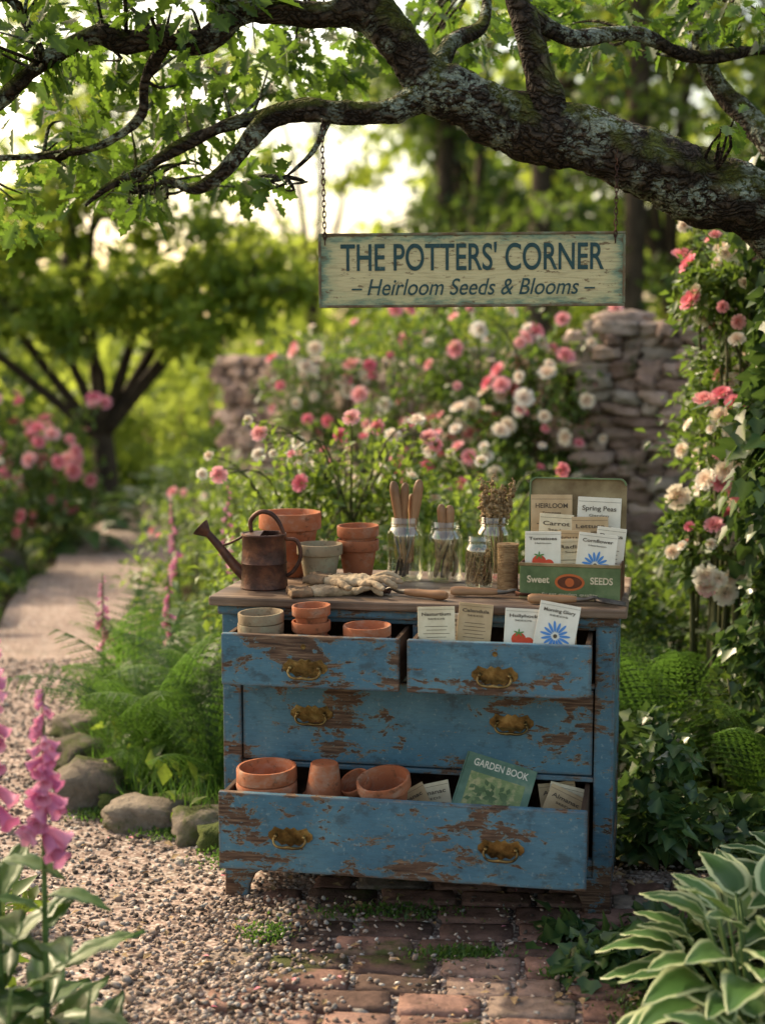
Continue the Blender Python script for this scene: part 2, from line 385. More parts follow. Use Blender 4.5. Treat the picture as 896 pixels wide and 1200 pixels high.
def handle(nm,x,z,y):
    h=[(0,.021),(.010,.026),(.019,.018),(.030,.021),(.043,.026),(.049,.016),(.059,.009),(.060,-.003),(.050,-.013),(.036,-.013),(.024,-.024),(.011,-.020),(0,-.028)]
    P=h+[(-a,b) for a,b in h[-2:0:-1]]
    n=len(P);V=[(x+a,y,z+b) for a,b in P]+[(x+a,y-.0025,z+b) for a,b in P]
    F=[tuple(range(n)),tuple(range(n,2*n))[::-1]]+[(i,i+n,(i+1)%n+n,(i+1)%n) for i in range(n)]
    meshobj(nm+'_plate',V,F,'brass',dr,.001)
    b=MB()
    for sx in (-1,1):
        b.tube([(x+sx*.038,y-.002,z+.002),(x+sx*.038,y-.012,z+.002),(x+sx*.038,y-.016,z+.002)],[.006,.0055,.003],12)
    b.tube([(x-.038,y-.010,z+.002),(x-.043,y-.014,z-.008),(x-.034,y-.022,z-.020),(x-.014,y-.025,z-.023),(x,y-.026,z-.021),(x+.014,y-.025,z-.023),(x+.034,y-.022,z-.020),(x+.043,y-.014,z-.008),(x+.038,y-.010,z+.002)],[.0035,.0035,.0035,.004,.0052,.004,.0035,.0035,.0035],10,sub=4)
    b.build(nm+'_bail',['brass'],dr)
def drawer(nm,x0,x1,z0,z1,pull,depth=.42,keys=(),hs=()):
    y=-pull
    box(nm+'_front',x0,x1,y,y+.021,z0,z1,'paint',dr,.0035)
    box(nm+'_side_l',x0+.006,x0+.018,y+.0215,y+depth,z0+.006,z1-.006,'inner',dr,.0015)
    box(nm+'_side_r',x1-.018,x1-.006,y+.0215,y+depth,z0+.006,z1-.006,'inner',dr,.0015)
    box(nm+'_back',x0+.019,x1-.019,y+depth-.014,y+depth-.001,z0+.01,z1-.012,'inner',dr,.0015)
    box(nm+'_bottom',x0+.0185,x1-.0185,y+.0218,y+depth-.0145,z0+.009,z0+.017,'inner',dr,0)
    for i,(hx,hz) in enumerate(hs): handle('%s_handle_%d'%(nm,i+1),hx,hz,y-.0005)
    for i,(kx,kz) in enumerate(keys):
        lathe('%s_keyhole_%d'%(nm,i+1),[(0,0),(.006,0),(.007,.0015),(.003,.002),(0,.0012)],'brass',dr,(kx,y-.0003,kz),(pi/2,0,0),16)
PU=.2; PB=.25
drawer('upper_drawer_a',.053,.527,.655,.793,PU,hs=[(.28,.708)],keys=[(.275,.765)])
drawer('upper_drawer_b',.548,1.018,.655,.793,PU,hs=[(.775,.708)],keys=[(.775,.765)])
drawer('bottom_drawer',.055,1.016,.172,.380,PB,hs=[(.25,.270),(.80,.270)],keys=[])
handle('middle_drawer_handle_1',.25,.535,-.0015); handle('middle_drawer_handle_2',.80,.535,-.0015)
# ------------------------------------------------------------------ pots
def potprof(R,h):
    return [(0,0),(.60*R,0),(.64*R,.02*h),(.86*R,.72*h),(.90*R,.735*h),(.97*R,.74*h),(R,.76*h),(1.0*R,.97*h),(.98*R,h),(.90*R,h),(.87*R,.96*h),(.82*R,.72*h),(.56*R,.06*h),(0,.06*h)]
def pot(R,h,loc,mat='t1',rot=(0,0,0),stack=0,step=.3,name='terracotta_pot'):
    o=lathe(name,potprof(R,h),mat,None,loc,rot,44,wob=.02)
    for i in range(stack):
        lathe('stacked_pot_%d'%(i+1),potprof(R*(.985-.01*i),h),('t1' if mat=='t1' else mat),o,(0.002*(i+1),.001,step*h*(i+1)),(.02,-.015*(i+1),0),44,wob=.02)
    return o
ZT=.8602
pot(.093,.19,(-.275,4.42,ZT))
pot(.066,.118,(-.180,4.25,ZT),'t2')
pot(.062,.12,(-.072,4.33,ZT),stack=1,step=.34)
zb=.6735
x,y,z=L2W(.135,-.105,zb); pot(.063,.105,(x,y,z),'t2',stack=2,step=.27)
x,y,z=L2W(.272,-.10,zb); pot(.053,.10,(x,y,z),'t1',stack=2,step=.42)
x,y,z=L2W(.425,-.105,zb); pot(.065,.105,(x,y,z),'t1',stack=1,step=.3)
zb=.1895
x,y,z=L2W(.155,-.13,zb); pot(.083,.15,(x,y,z),'t1',stack=2,step=.27)
x,y,z=L2W(.315,-.13,.437); pot(.058,.12,(x,y,z),'t1',rot=(pi+.05,.04,0))
x,y,z=L2W(.315,-.13,zb); pot(.066,.115,(x,y,z),'t2',rot=(0,0,0))
x,y,z=L2W(.490,-.125,.300); pot(.072,.115,(x,y,z),'t1',rot=(.22,-.16,0))
x,y,z=L2W(.49,-.125,zb); pot(.076,.10,(x,y,z),'t1')
x,y,z=L2W(.425,-.06,.305); pot(.045,.10,(x,y,z),'t1',rot=(.4,-.5,0))
# ------------------------------------------------------------------ watering can
wc=empty('watering_can',(-.335,4.19,ZT),math.radians(-8))
lathe('body',[(0,0),(.066,0),(.068,.004),(.066,.010),(.064,.07),(.066,.073),(.064,.077),(.061,.148),(.064,.152),(.063,.156),(.059,.156),(.058,.10),(0,.10)],'rust',wc,wob=.012)
meshobj('half_cover',[(.060*math.cos(a),.060*math.sin(a),.1535) for a in [pi*.5+pi*i/16 for i in range(17)]]+[(0,0,.164)],[(i,i+1,17) for i in range(16)],'rust',wc)
tubeobj('spout',[(-.055,0,.035),(-.085,0,.06),(-.125,0,.11),(-.165,0,.155)],[.02,.015,.012,.010],'rust',wc,14)
lathe('rose_head',[(0.008,0),(.011,.004),(.027,.03),(.028,.034),(0,.038)],'rust',wc,(-.160,0,.148),(0,math.radians(-48),0),24)
tubeobj('spout_brace',[(-.06,0,.145),(-.10,0,.125),(-.128,0,.117)],[.0035]*3,'rust',wc,8)
tubeobj('top_handle',[(-.035,0,.155),(-.038,0,.19),(-.012,0,.215),(.02,0,.212),(.045,0,.185),(.062,0,.14)],[.005,.0065,.007,.007,.006,.005],'rust',wc,10)
tubeobj('side_handle',[(.060,0,.14),(.095,0,.135),(.105,0,.09),(.085,0,.05),(.063,0,.035)],[.005,.006,.006,.006,.005],'rust',wc,10)
# ------------------------------------------------------------------ jars
def jar(loc,R,h):
    e=empty('glass_jar',loc)
    lathe('glass',[(0,.001),(.9*R,.001),(.98*R,.008),(R,.02),(R,.72*h),(.97*R,.77*h),(.80*R,.84*h),(.78*R,.86*h),(.82*R,.875*h),(.78*R,.89*h),(.82*R,.91*h),(.78*R,.93*h),(.79*R,.99*h),(.77*R,h),(.74*R,h),(.74*R,.86*h),(.76*R,.83*h),(.94*R,.76*h),(.96*R,.72*h),(.955*R,.02),(.85*R,.008),(0,.008)],'glass',e,seg=48)
    return e
def stick(nm,p,q,r,mat,parent,bulge=1.25):
    p=Vector(p);q=Vector(q)
    pts=[p.lerp(q,t) for t in (0,.3,.55,.75,.9,.97,1)]
    tubeobj(nm,pts,[r*.7,r*.75,r,r*bulge,r*bulge,r*.9,r*.3],mat,parent,12,3)
j=jar((.066,4.335,ZT),.053,.185)
for i,(a,b,r) in enumerate([((.0,-.01,.05),(-.035,0,.29),.012),((-.01,.01,.05),(.0,.0,.285),.0105),((.01,0,.05),(.042,.0,.295),.012),((.02,.02,.05),(.02,.03,.25),.009)]):
    stick('tool_handle_%d'%i,a,b,r,'handlewood',j)
for i in range(9):
    a=rng.random(6)
    tubeobj('wire_tool_%d'%i,[((a[0]-.5)*.06,(a[1]-.5)*.06,.012),((a[2]-.5)*.06,(a[3]-.5)*.06,.13)],.003+.002*a[4],'steel',j,6,1)
j=jar((.182,4.315,ZT),.052,.175)
for i in range(12):
    a=rng.random(6)
    tubeobj('dry_pod_%d'%i,[((a[0]-.5)*.06,(a[1]-.5)*.06,.012),((a[0]-.5)*.06+.01,(a[3]-.5)*.05,.06),((a[2]-.5)*.07,(a[3]-.5)*.05,.11+.05*a[5])],[.004,.0075,.004],'seed' if i%3 else 'steel',j,7,3)
stick('tool_handle_1',(0,0,.05),(-.012,0,.225),.011,'handlewood',j); stick('tool_handle_2',(.01,.0,.05),(.014,0,.222),.011,'handlewood',j)
j=jar((.272,4.18,ZT),.040,.15)
mb=MB()
def stone_tpl(sub=1,jit=.2,sq=(1,.8,.6)):
    import bmesh
    bm=bmesh.new(); bmesh.ops.create_icosphere(bm,subdivisions=sub,radius=1)
    V=[]
    for v in bm.verts:
        c=v.co*(1+jit*random.uniform(-1,1)); V.append((c.x*sq[0],c.y*sq[1],c.z*sq[2]))
    F=[[v.index for v in f.verts] for f in bm.faces]; bm.free(); return Tpl(V,F)
st=[stone_tpl(1,.2,(1,.8,.6)),stone_tpl(1,.25,(1,.65,.5)),stone_tpl(1,.18,(.9,.9,.55))]
P=rng.random((700,3)); th=P[:,0]*2*pi; rr=np.sqrt(P[:,1])*.034
mb.scatter(st[0],np.stack([rr*np.cos(th),rr*np.sin(th),.012+P[:,2]*.098],1),framesZ(rng.normal(size=(700,3)),.004+.003*rng.random(700)))
mb.build('seeds',['seed'],j)
for i in range(14):
    th=i*2.4; tubeobj('bean_%d'%i,[(.034*math.cos(th),.034*math.sin(th),.02),(.036*math.cos(th+.4),.036*math.sin(th+.4),.06),(.033*math.cos(th+.7),.033*math.sin(th+.7),.105)],.0025,'twine',j,6,3)
j=jar((.328,4.345,ZT),.052,.185)
mb=MB()
for i in range(13):
    a=rng.random(6); top=Vector(((a[0]-.5)*.12,(a[1]-.5)*.05,.25+.06*a[2])); base=Vector(((a[3]-.5)*.04,(a[4]-.5)*.04,.02))
    mb.tube([base,base.lerp(top,.55),top],[.003,.003,.002],6,sub=3)
    for k in range(36):
        f=k/36; q=np.array(base.lerp(top,.58+.42*f))+rng.normal(size=3)*.005
        mb.scatter(st[1],[tuple(q)],framesZ(rng.normal(size=(1,3)),np.array([.0095*(1.1-abs(f-.4))])))
mb.build('dried_flower_heads',['seed'],j)
# twine spool
sp=empty('twine_spool',(.350,4.135,ZT))
pr=[(0,0),(.031,0),(.031,.006)]
for i in range(26): pr+=[(.0275,.0075+i*.0045),(.0300,.0095+i*.0045)]
pr+=[(.0275,.126),(.031,.127),(.031,.133),(.008,.133),(.008,.128),(0,.128)]
lathe('twine_wraps',pr,'twine',sp,seg=32)
# ------------------------------------------------------------------ packets
def packet(loc,rot,w,h,title,art=None,mat='paper',parent=None,name='seed_packet',sub='SEEDS'):
    e=empty(name,loc,rot=rot)
    if parent: e.parent=parent
    box('paper',-w/2,w/2,-.002,.002,0,h,mat,e,.001)
    box('fold_line',-w/2+.002,w/2-.002,-.0024,-.0021,h*.935,h*.94,'ink',e,0)
    text('title',title,h*.095,(0,-.0026,h*.84),'ink',e,width=w*.78,bold=.0002)
    text('subtitle',sub,h*.05,(0,-.0026,h*.74),'ink',e,width=w*.45)
    V=[];F=[]
    def disc(cx,cz,r,rz=None,a=0,n=14):
        b=len(V); rz=rz or r
        for i in range(n):
            t=2*pi*i/n; u,v=r*math.cos(t),rz*math.sin(t)
            V.append((cx+u*math.cos(a)-v*math.sin(a),-.0026,cz+u*math.sin(a)+v*math.cos(a)))
        F.append(tuple(range(b,b+n)))
    if art=='blue':
        for i in range(15):
            t=2*pi*i/15+.1; q=.9+.2*rng.random(); disc(w*.22*q*math.cos(t),h*.34+w*.22*q*math.sin(t),w*.13*q,w*.034,t)
        meshobj('flower_print',[(a,-.0026-.00003*(i//14),c) for i,(a,b,c) in enumerate(V)],F,'blueprint',e)
        V.clear();F.clear()
        disc(0,h*.34,w*.05)
        meshobj('flower_eye',[(a,-.0034,c) for a,b,c in V],F,'ink',e)
    elif art=='red':
        disc(-w*.10,h*.34,w*.20,w*.18); disc(w*.17,h*.29,w*.14,w*.13)
        meshobj('tomato_print',[(a,-.0026-.0002*(i//14),c) for i,(a,b,c) in enumerate(V)],F,'red',e)
        V.clear();F.clear()
        for i in range(5): disc(-w*.10+w*.07*math.cos(i*1.26+.3),h*.34+w*.17+w*.04*math.sin(i*1.26+.3),w*.075,w*.022,i*1.26+.3)
        meshobj('leaf_print',[(a,-.0031-.0001*(i//14),c) for i,(a,b,c) in enumerate(V)],F,'green',e)
    else:
        for k in range(5):
            b=len(V); z=h*(.58-.075*k); ww=w*(.36-.05*(k%2)-.08*rng.random())
            V+=[(-ww,-.0026,z),(ww,-.0026,z),(ww,-.0026,z+h*.010),(-ww,-.0026,z+h*.010)]; F.append((b,b+1,b+2,b+3))
        meshobj('print_lines',V,F,'ink',e)
    return e
for lx,ly,z,rx,ry,w,h,t,a,m in [(.615,-.125,.742,-.22,-.05,.098,.125,'Nasturtium',None,'paper'),(.705,-.105,.750,-.18,.07,.09,.125,'Calendula',None,'paper2'),
      (.835,-.12,.748,-.2,.03,.095,.12,'Hollyhock','red','white'),(.915,-.14,.760,-.3,.16,.105,.13,'Morning Glory','blue','white'),
      (.93,-.07,.725,-.15,-.04,.09,.12,'Lupin',None,'paper2'),(.60,-.06,.72,-.12,.04,.09,.12,'Sage',None,'paper2'),(.68,-.05,.72,-.1,-.1,.09,.12,'Thyme',None,'white')]:
    x,y,_=L2W(lx,ly); packet((x,y,z-.0),(rx,ry,YAW+.02),w,h,t,a,m)
for i,(lx,ry) in enumerate([(.60,-.55),(.625,-.25),(.90,.45),(.93,.25),(.95,-.1)]):
    x,y,_=L2W(lx,-.13+.02*i); packet((x,y,.222),(-.5,ry,YAW+.05*i),.10,.17,'Almanac',None,'paper' if i%2 else 'paper2',name='paper_packet')
x,y,_=L2W(.735,-.175)
bk=empty('garden_book',(x,y,.262),rot=(-.80,.26,YAW))
M['bookcover']=m_noise('book_cover',[(.3,(.06,.115,.08)),(.55,(.12,.20,.145)),(.75,(.26,.30,.21))],14,6,.5,bs=.15)
M['bookprint']=m_noise('book_leaf_print',[(.3,(.32,.34,.15)),(.5,(.16,.22,.09)),(.62,(.40,.36,.18)),(.75,(.08,.13,.06))],26,6,.6,bs=.1)
box('front_cover',-.095,.095,-.004,0,0,.245,'bookcover',bk,.001); box('pages',-.090,.090,.0005,.022,.004,.241,'paper',bk,.001)
box('back_cover',-.095,.095,.0225,.0265,0,.245,'bookcover',bk,.001); box('spine',-.0995,-.0955,-.004,.0265,0,.245,'bookcover',bk,.002)
text('book_title','GARDEN BOOK',.03,(0,-.0047,.218),'white',bk,width=.15,bold=.0004)
box('cover_picture',-.075,.075,-.0046,-.0042,.015,.19,'bookprint',bk,0)
mb=MB()
P=rng.random((60,2)); a=P[:,0]*40
mb.scatter(Tpl([(0,0,0),(.3,0,.5),(0,0,1),(-.3,0,.5)],[(0,1,2,3)]),np.stack([-.06+.12*P[:,0],np.full(60,-.0048)-.00002*np.arange(60),.02+.14*P[:,1]],1),np.stack([np.stack([np.cos(a),0*a,np.sin(a)],1),np.tile([0,1,0],(60,1)),np.stack([-np.sin(a),0*a,np.cos(a)],1)],1)*.022,mat=0)
mb.build('cover_leaf_print',['tin'],bk)
# ------------------------------------------------------------------ seed tin
x,y,_=L2W(.945,.075)
tn=empty('seed_tin',(x,y,ZT),YAW-.04)
w2=.135;d=.17;h=.10
box('front',-w2,w2,0,.004,0,h,'tin',tn,.0015); box('back',-w2,w2,d,d+.004,0,h,'tin',tn,.0015)
box('left',-w2-.0005,-w2+.0035,.0045,d-.0005,0,h-.0003,'tinred',tn,.0015); box('right',w2-.0035,w2+.0005,.0045,d-.0005,0,h-.0003,'tinred',tn,.0015)
box('bottom',-w2+.004,w2-.004,.0045,d-.0005,.001,.004,'tinin',tn,0)
box('rim_front',-w2-.002,w2+.002,-.003,.0,h-.008,h+.001,'tinin',tn,.0015); box('base_bead',-w2-.002,w2+.002,-.003,-.0002,0.001,.007,'tinin',tn,.0015)
ld=empty('lid',(0,d+.004,h+.002),rot=(-.10,0,0)); ld.parent=tn
def roundrect(w,h,r,n=8):
    P=[]
    for cx,cz,a0 in ((w-r,h-r,0),(-w+r,h-r,pi/2)):
        for i in range(n+1):
            a=a0+pi/2*i/n; P.append((cx+r*math.cos(a),cz+r*math.sin(a)))
    P+=[(-w,0),(w,0)]; return P
P=roundrect(w2,.215,.02); n=len(P)
meshobj('lid_panel',[(a,.022,b) for a,b in P]+[(a,.026,b) for a,b in P],[tuple(range(n)),tuple(range(n,2*n))[::-1]]+[(i,i+n,(i+1)%n+n,(i+1)%n) for i in range(n)],'tinin',ld)
Pi=roundrect(w2-.004,.211,.017)
meshobj('lid_rim',[(a,0,b) for a,b in P]+[(a,.0215,b) for a,b in P]+[(a,0,b) for a,b in Pi]+[(a,.0215,b) for a,b in Pi],
   [f for i in range(n-1) for f in ((i,i+1,i+1+n,i+n),(i+2*n,i+3*n,i+1+3*n,i+1+2*n),(i,i+2*n,i+1+2*n,i+1))],'tin',ld)
V=[(.040*math.cos(2*pi*i/28),-.0006,.05+.023*math.sin(2*pi*i/28)) for i in range(28)]
meshobj('oval_label',V,[tuple(range(28))],'orange',tn)
V=[(.033*math.cos(2*pi*i/28),-.0012,.05+.017*math.sin(2*pi*i/28)) for i in range(28)]
meshobj('oval_centre',V,[tuple(range(28))],'tinred',tn)
V=[(.012*math.cos(2*pi*i/20),-.0018,.05+.012*math.sin(2*pi*i/20)) for i in range(20)]
meshobj('oval_flower',V,[tuple(range(20))],'orange',tn)
text('label_sweet','Sweet',.026,(-.085,-.001,.055),'paper',tn,width=.06,bold=.0006); text('label_seeds','SEEDS',.026,(.085,-.001,.055),'paper',tn,width=.06,bold=.0006)
text('label_small','finest garden quality',.01,(0,-.001,.017),'paper',tn,width=.15)
for px,py,pz,rx,ry,w,hh,t,a,m,s in [(-.066,.150,.075,-.10,-.02,.115,.195,'HEIRLOOM','x','paper2','Tomatoes'),(.058,.152,.07,-.10,.03,.12,.195,'Spring Peas','x','white','Garden'),
     (-.058,.118,.05,-.13,.04,.095,.170,'Carrot','x','paper','Seeds'),(.045,.115,.05,-.14,-.03,.10,.165,'Lettuce','x','paper2','Seeds'),(.09,.09,.04,-.14,.09,.08,.15,'Beets','x','white','Seeds'),
     (0,.085,.03,-.12,.0,.09,.150,'SQUASH','x','paper2','Seeds'),(.005,.06,.02,-.12,-.05,.09,.140,'Radish','x','paper','Seeds'),
     (-.078,.045,.055,-.16,-.02,.098,.125,'Tomatoes','red','white','Heirloom'),(.06,.03,.05,-.2,.09,.105,.13,'Cornflower','blue','white','Heirloom')]:
    packet((px,py,pz),(rx,ry,0),w,hh,t,None if a=='x' else a,m,tn,'packet',s)
# ------------------------------------------------------------------ gloves & tools
def glove(loc,rz,flip=1,lift=0,sc=1.12):
    e=empty('gardening_glove',loc,rot=(0,lift,rz)); e.scale=(sc,sc,sc)
    def fin(b,nm,mat,vs):
        V=np.concatenate(b.V); V[:,0]*=flip; V[:,2]*=.85; b.V=[V]
        o=b.build(nm,[mat],e)
        r=o.modifiers.new('r','REMESH'); r.mode='VOXEL'; r.voxel_size=vs; r.use_smooth_shade=True
        s=o.modifiers.new('s','SMOOTH'); s.iterations=1
        tx=bpy.data.textures.new('wrinkle','CLOUDS'); tx.noise_scale=.014
        dd=o.modifiers.new('d','DISPLACE'); dd.texture=tx; dd.strength=.007; dd.mid_level=.6
    b=MB()
    def cap(pts,r): b.tube(pts,r,12,sub=3)
    for sx in (-.022,0,.022): cap([(sx,-.03,.011),(sx,.0,.013),(sx,.05,.014),(sx,.085,.011)],[.012,.015,.016,.010])
    for i,(fx,fl,a) in enumerate([(-.036,.066,-.42),(-.013,.084,-.13),(.012,.080,.12),(.036,.060,.45)]):
        bx=math.sin(a); cap([(fx*.9,.070,.011),(fx+bx*fl*.5,.075+fl*.55,.022+.005*(i%2)),(fx+bx*fl,.075+fl,.010),(fx+bx*fl*1.05,.075+fl*1.06,.008)],[.0115,.0100,.0088,.004])
    cap([(-.025,.0,.012),(-.060,.03,.018),(-.084,.062,.011),(-.088,.069,.009)],[.015,.0125,.010,.005])
    fin(b,'hand','glove',.0028)
    b=MB()
    for sx in (-.026,-.009,.009,.026): b.tube([(sx*1.25,-.085,.013),(sx*1.05,-.055,.012),(sx,-.028,.012)],[.013,.012,.013],12,sub=3)
    fin(b,'cuff','glovecuff',.0030)
    return e
glove((-.165,4.065,ZT+.000),math.radians(-78)); glove((-.120,4.120,ZT+.022),math.radians(-112),-1,.05)
def trowel(loc,rz,fork=False,length=.13):
    e=empty('hand_fork' if fork else 'garden_trowel',loc,rz)
    lathe('wooden_handle',[(0,0),(.009,.002),(.013,.012),(.0135,.03),(.011,.06),(.0115,.09),(.010,.115),(.008,length),(0,length)],'handlewood',e,(0,0,.014),(0,pi/2,0),20)
    tubeobj('neck',[(length-.01,0,.014),(length+.02,0,.014),(length+.045,0,.020),(length+.06,0,.014)],[.0085,.006,.005,.005],'steel',e,10)
    x0=length+.05
    if fork:
        for k in (-1,0,1): tubeobj('tine_%d'%(k+1),[(x0,0,.014),(x0+.02,k*.018,.012),(x0+.08,k*.02,.004)],[.005,.005,.002],'steel',e,8)
    else:
        V=[];F=[];nu,nv=8,6
        for i in range(nu+1):
            u=i/nu; w=.036*min(1,(u*5+.35))*(1-max(0,u-.45)**1.6*2.3)
            for j_ in range(nv+1):
                v=-1+2*j_/nv; V.append((x0+u*.12,v*max(w,.002),.006+.014*v*v-.004*u))
        for i in range(nu):
            for j_ in range(nv): a=i*(nv+1)+j_; F.append((a,a+nv+1,a+nv+2,a+1))
        o=meshobj('blade',V,F,'rust',e,0,True); s=o.modifiers.new('s','SOLIDIFY'); s.thickness=.002
    return e
trowel((.175,3.970,ZT),math.radians(150))
trowel((.185,4.045,ZT+.001),math.radians(-8),False)
trowel((.385,3.925,ZT+.001),math.radians(-8),True)
# ------------------------------------------------------------------ hanging sign
def m_sign():
    m,nt,b,out=newmat('sign_board'); o=objc(nt)
    sep=nd(nt,'ShaderNodeSeparateXYZ',{0:o})
    ax=math_(nt,'ABSOLUTE',sep.outputs['X']); az=math_(nt,'ABSOLUTE',sep.outputs['Z'])
    e=math_(nt,'MAXIMUM',math_(nt,'SUBTRACT',ax,.335),math_(nt,'SUBTRACT',az,.010))
    n=noise(nt,mapping(nt,o,(1.5,1,5)),9,6,.7)
    e=math_(nt,'ADD',e,math_(nt,'MULTIPLY',math_(nt,'SUBTRACT',n,.5),.12))
    c=ramp(nt,e,[(.035,(.62,.53,.30)),(.068,(.49,.46,.26)),(.088,(.18,.27,.19)),(.108,(.12,.085,.045))])
    c=mix(nt,ramp(nt,noise(nt,mapping(nt,o,(2,2,26)),7,6,.65),[(.48,0),(.68,.5)]),c,(.27,.20,.11))
    c=mix(nt,ramp(nt,noise(nt,mapping(nt,o,(1,1,3)),26,6,.7),[(.59,0),(.63,.85)]),c,(.15,.09,.045))
    setb(nt,b,c,.7,0,.25,noise(nt,mapping(nt,o,(2,2,20)),9,6),.6,.003); return m
M['signboard']=m_sign()
sg=empty('hanging_sign',(.253,4.3,1.757),rot=(0,math.radians(-.4),math.radians(-1)))
box('board',-.43,.43,-.01,.01,-.101,.101,'signboard',sg,.003)
M['signedge']=m_noise('sign_edge',[(.3,(.09,.05,.025)),(.5,(.17,.12,.07)),(.7,(.18,.25,.17))],20,6,.8)
for nm,a in (('edge_top',(-.4335,.4335,-.0135,.012,.097,.1045)),('edge_bottom',(-.4335,.4335,-.0135,.012,-.1045,-.097)),('edge_l',(-.4345,-.427,-.014,.0125,-.0965,.0965)),('edge_r',(.427,.4345,-.014,.0125,-.0965,.0965))):
    box(nm,*a,'signedge',sg,.002)
text('sign_title',"THE POTTERS' CORNER",.106,(0,-.0115,.032),'signink',sg,width=.745,bold=.0012)
text('sign_subtitle',"\u2013 Heirloom Seeds & Blooms \u2013",.066,(0,-.0115,-.050),'signink',sg,width=.69,shear=.28,bold=.0002)
def chain(nm,x,z0,z1,y=0,dx=0):
    b=MB(); n=int((z1-z0)/.0145); 
    for i in range(n):
        z=z0+(i+.5)*(z1-z0)/n; xx=x+dx*i/n; pts=[]
        for k in range(13):
            a=2*pi*k/12; u=.0045*math.cos(a); v=.0105*math.sin(a)
            pts.append((xx+(u if i%2 else 0),y+(0 if i%2 else u),z+v))
        b.tube(pts,[.0016]*13,6)
    b.build(nm,['rust'],sg)
chain('chain_left',-.415,.075,.420,-.014,-.005)
chain('chain_right',.405,.075,.335,-.014,.003)
for x in (-.415,.405): tubeobj('hook',[(x,-.02,.088),(x,-.012,.092),(x,.0,.09)],.003,'rust',sg,8)
# ------------------------------------------------------------------ leaf templates
leafS=Tpl([(0,0,0),(.27,.42,.09),(0,1,-.12),(0,.45,-.02),(-.27,.42,.09)],[(0,1,2,3),(0,3,2,4)],[0,1,1,.3,1])
h=[(0,0),(.05,.1),(.17,.2),(.09,.3),(.26,.42),(.13,.5),(.31,.62),(.16,.7),(.22,.82),(.09,.87),(0,1)]
n=len(h)
V=[(a,b,.18*a-.12*b*b) for a,b in h]+[(-a,b,.18*a-.12*b*b) for a,b in h[1:-1]]
oak=Tpl(V,[tuple(range(n)),(0,n-1)+tuple(range(2*n-3,n-1,-1))],[0 if a==0 else 1 for a,b in h]+[1]*(n-2))
h=[(0,0),(.3,-.12),(.55,.15),(.33,.38),(.26,.55),(0,1)]
n=len(h); V=[(a,b,.12*a-.1*b*b) for a,b in h]+[(-a,b,.12*a-.1*b*b) for a,b in h[1:-1]]
ivy=Tpl(V,[tuple(range(n)),(0,n-1)+tuple(range(2*n-3,n-1,-1))],[0 if a==0 else 1 for a,b in h]+[1]*(n-2))
def biglef(wid=.33,arch=.35,nu=9,nv=4,heart=True,ripple=.02):
    V=[];F=[];T=[]
    for i in range(nu+1):
        u=i/nu
        w=wid*(math.sin(pi*min(1,u**(.62 if heart else .9)))**.8+.0) if u<1 else 0
        if i==0: w=wid*.12
        for j in range(2*nv+1):
            v=(j-nv)/nv
            V.append((v*max(w,.004),u-(.05*abs(v) if heart and i<2 else 0),.28*w*abs(v)**1.3-arch*u*u+ripple*math.sin(u*22+3*v)*abs(v)+.014*math.cos(v*16)))
            T.append(abs(v) if 0<i<nu else .9)
    k=2*nv+1
    for i in range(nu):
        for j in range(2*nv): a=i*k+j; F.append((a,a+1,a+k+1,a+k))
    return Tpl(V,F,T)
hostaT=[biglef(.30,.35),biglef(.34,.5),biglef(.27,.28)]
lance=[biglef(.21,.3,heart=False,ripple=.03),biglef(.24,.5,heart=False,ripple=.035),biglef(.18,.15,heart=False,ripple=.03)]
def fernT(a0=1.15,a1=-.35,np_=17):
    V=[];F=[]
    N=36; pos=[np.zeros(3)]; ang=[]
    for i in range(N):
        a=a0+(a1-a0)*(i/N)**1.1; ang.append(a); pos.append(pos[-1]+np.array([0,math.cos(a),math.sin(a)])/N)
    ang.append(a1)
    def quad(a,b,c,d_):
        k=len(V); V.extend([a,b,c,d_]); F.append((k,k+1,k+2,k+3))
    for i in range(N):
        w=.007*(1-i/N)+.002; X=np.array([w,0,0]); quad(pos[i]-X,pos[i]+X,pos[i+1]+X*.9,pos[i+1]-X*.9)
    for k in range(np_):
        s=.12+.87*k/np_; i=int(s*N); p=pos[i]; a=ang[i]; fw=np.array([0,math.cos(a),math.sin(a)]); nr=np.array([0,-math.sin(a),math.cos(a)])
        Lp=.21*math.sin(pi*min(1,(s-.02))**.75)**.9+.02
        for sx in (-1,1):
            dr_=np.array([sx*.93,0,0])+fw*.42-nr*.10; dr_/=np.linalg.norm(dr_)
            m=6
            for q in range(m):
                u=q/m; c=p+dr_*Lp*u-nr*.25*Lp*u*u
                pl=.030*(1-u*.72)*(Lp/.2)**.5
                for sy in (-1,1):
                    dd=fw*sy*.75+dr_*.66; tip=c+dd*pl*1.15; sd=dr_*pl*.55
                    quad(c-sd*.7,c+dd*pl*.5-sd*.7+nr*.002,tip,c+dd*pl*.35+sd)
            e=p+dr_*Lp-nr*.25*Lp; quad(p-fw*.002,e-fw*.002,e+dr_*.012,p+fw*.003)
    return Tpl(V,F)
ferns=[fernT(1.35,-.35),fernT(1.15,-.1),fernT(1.45,.1)]
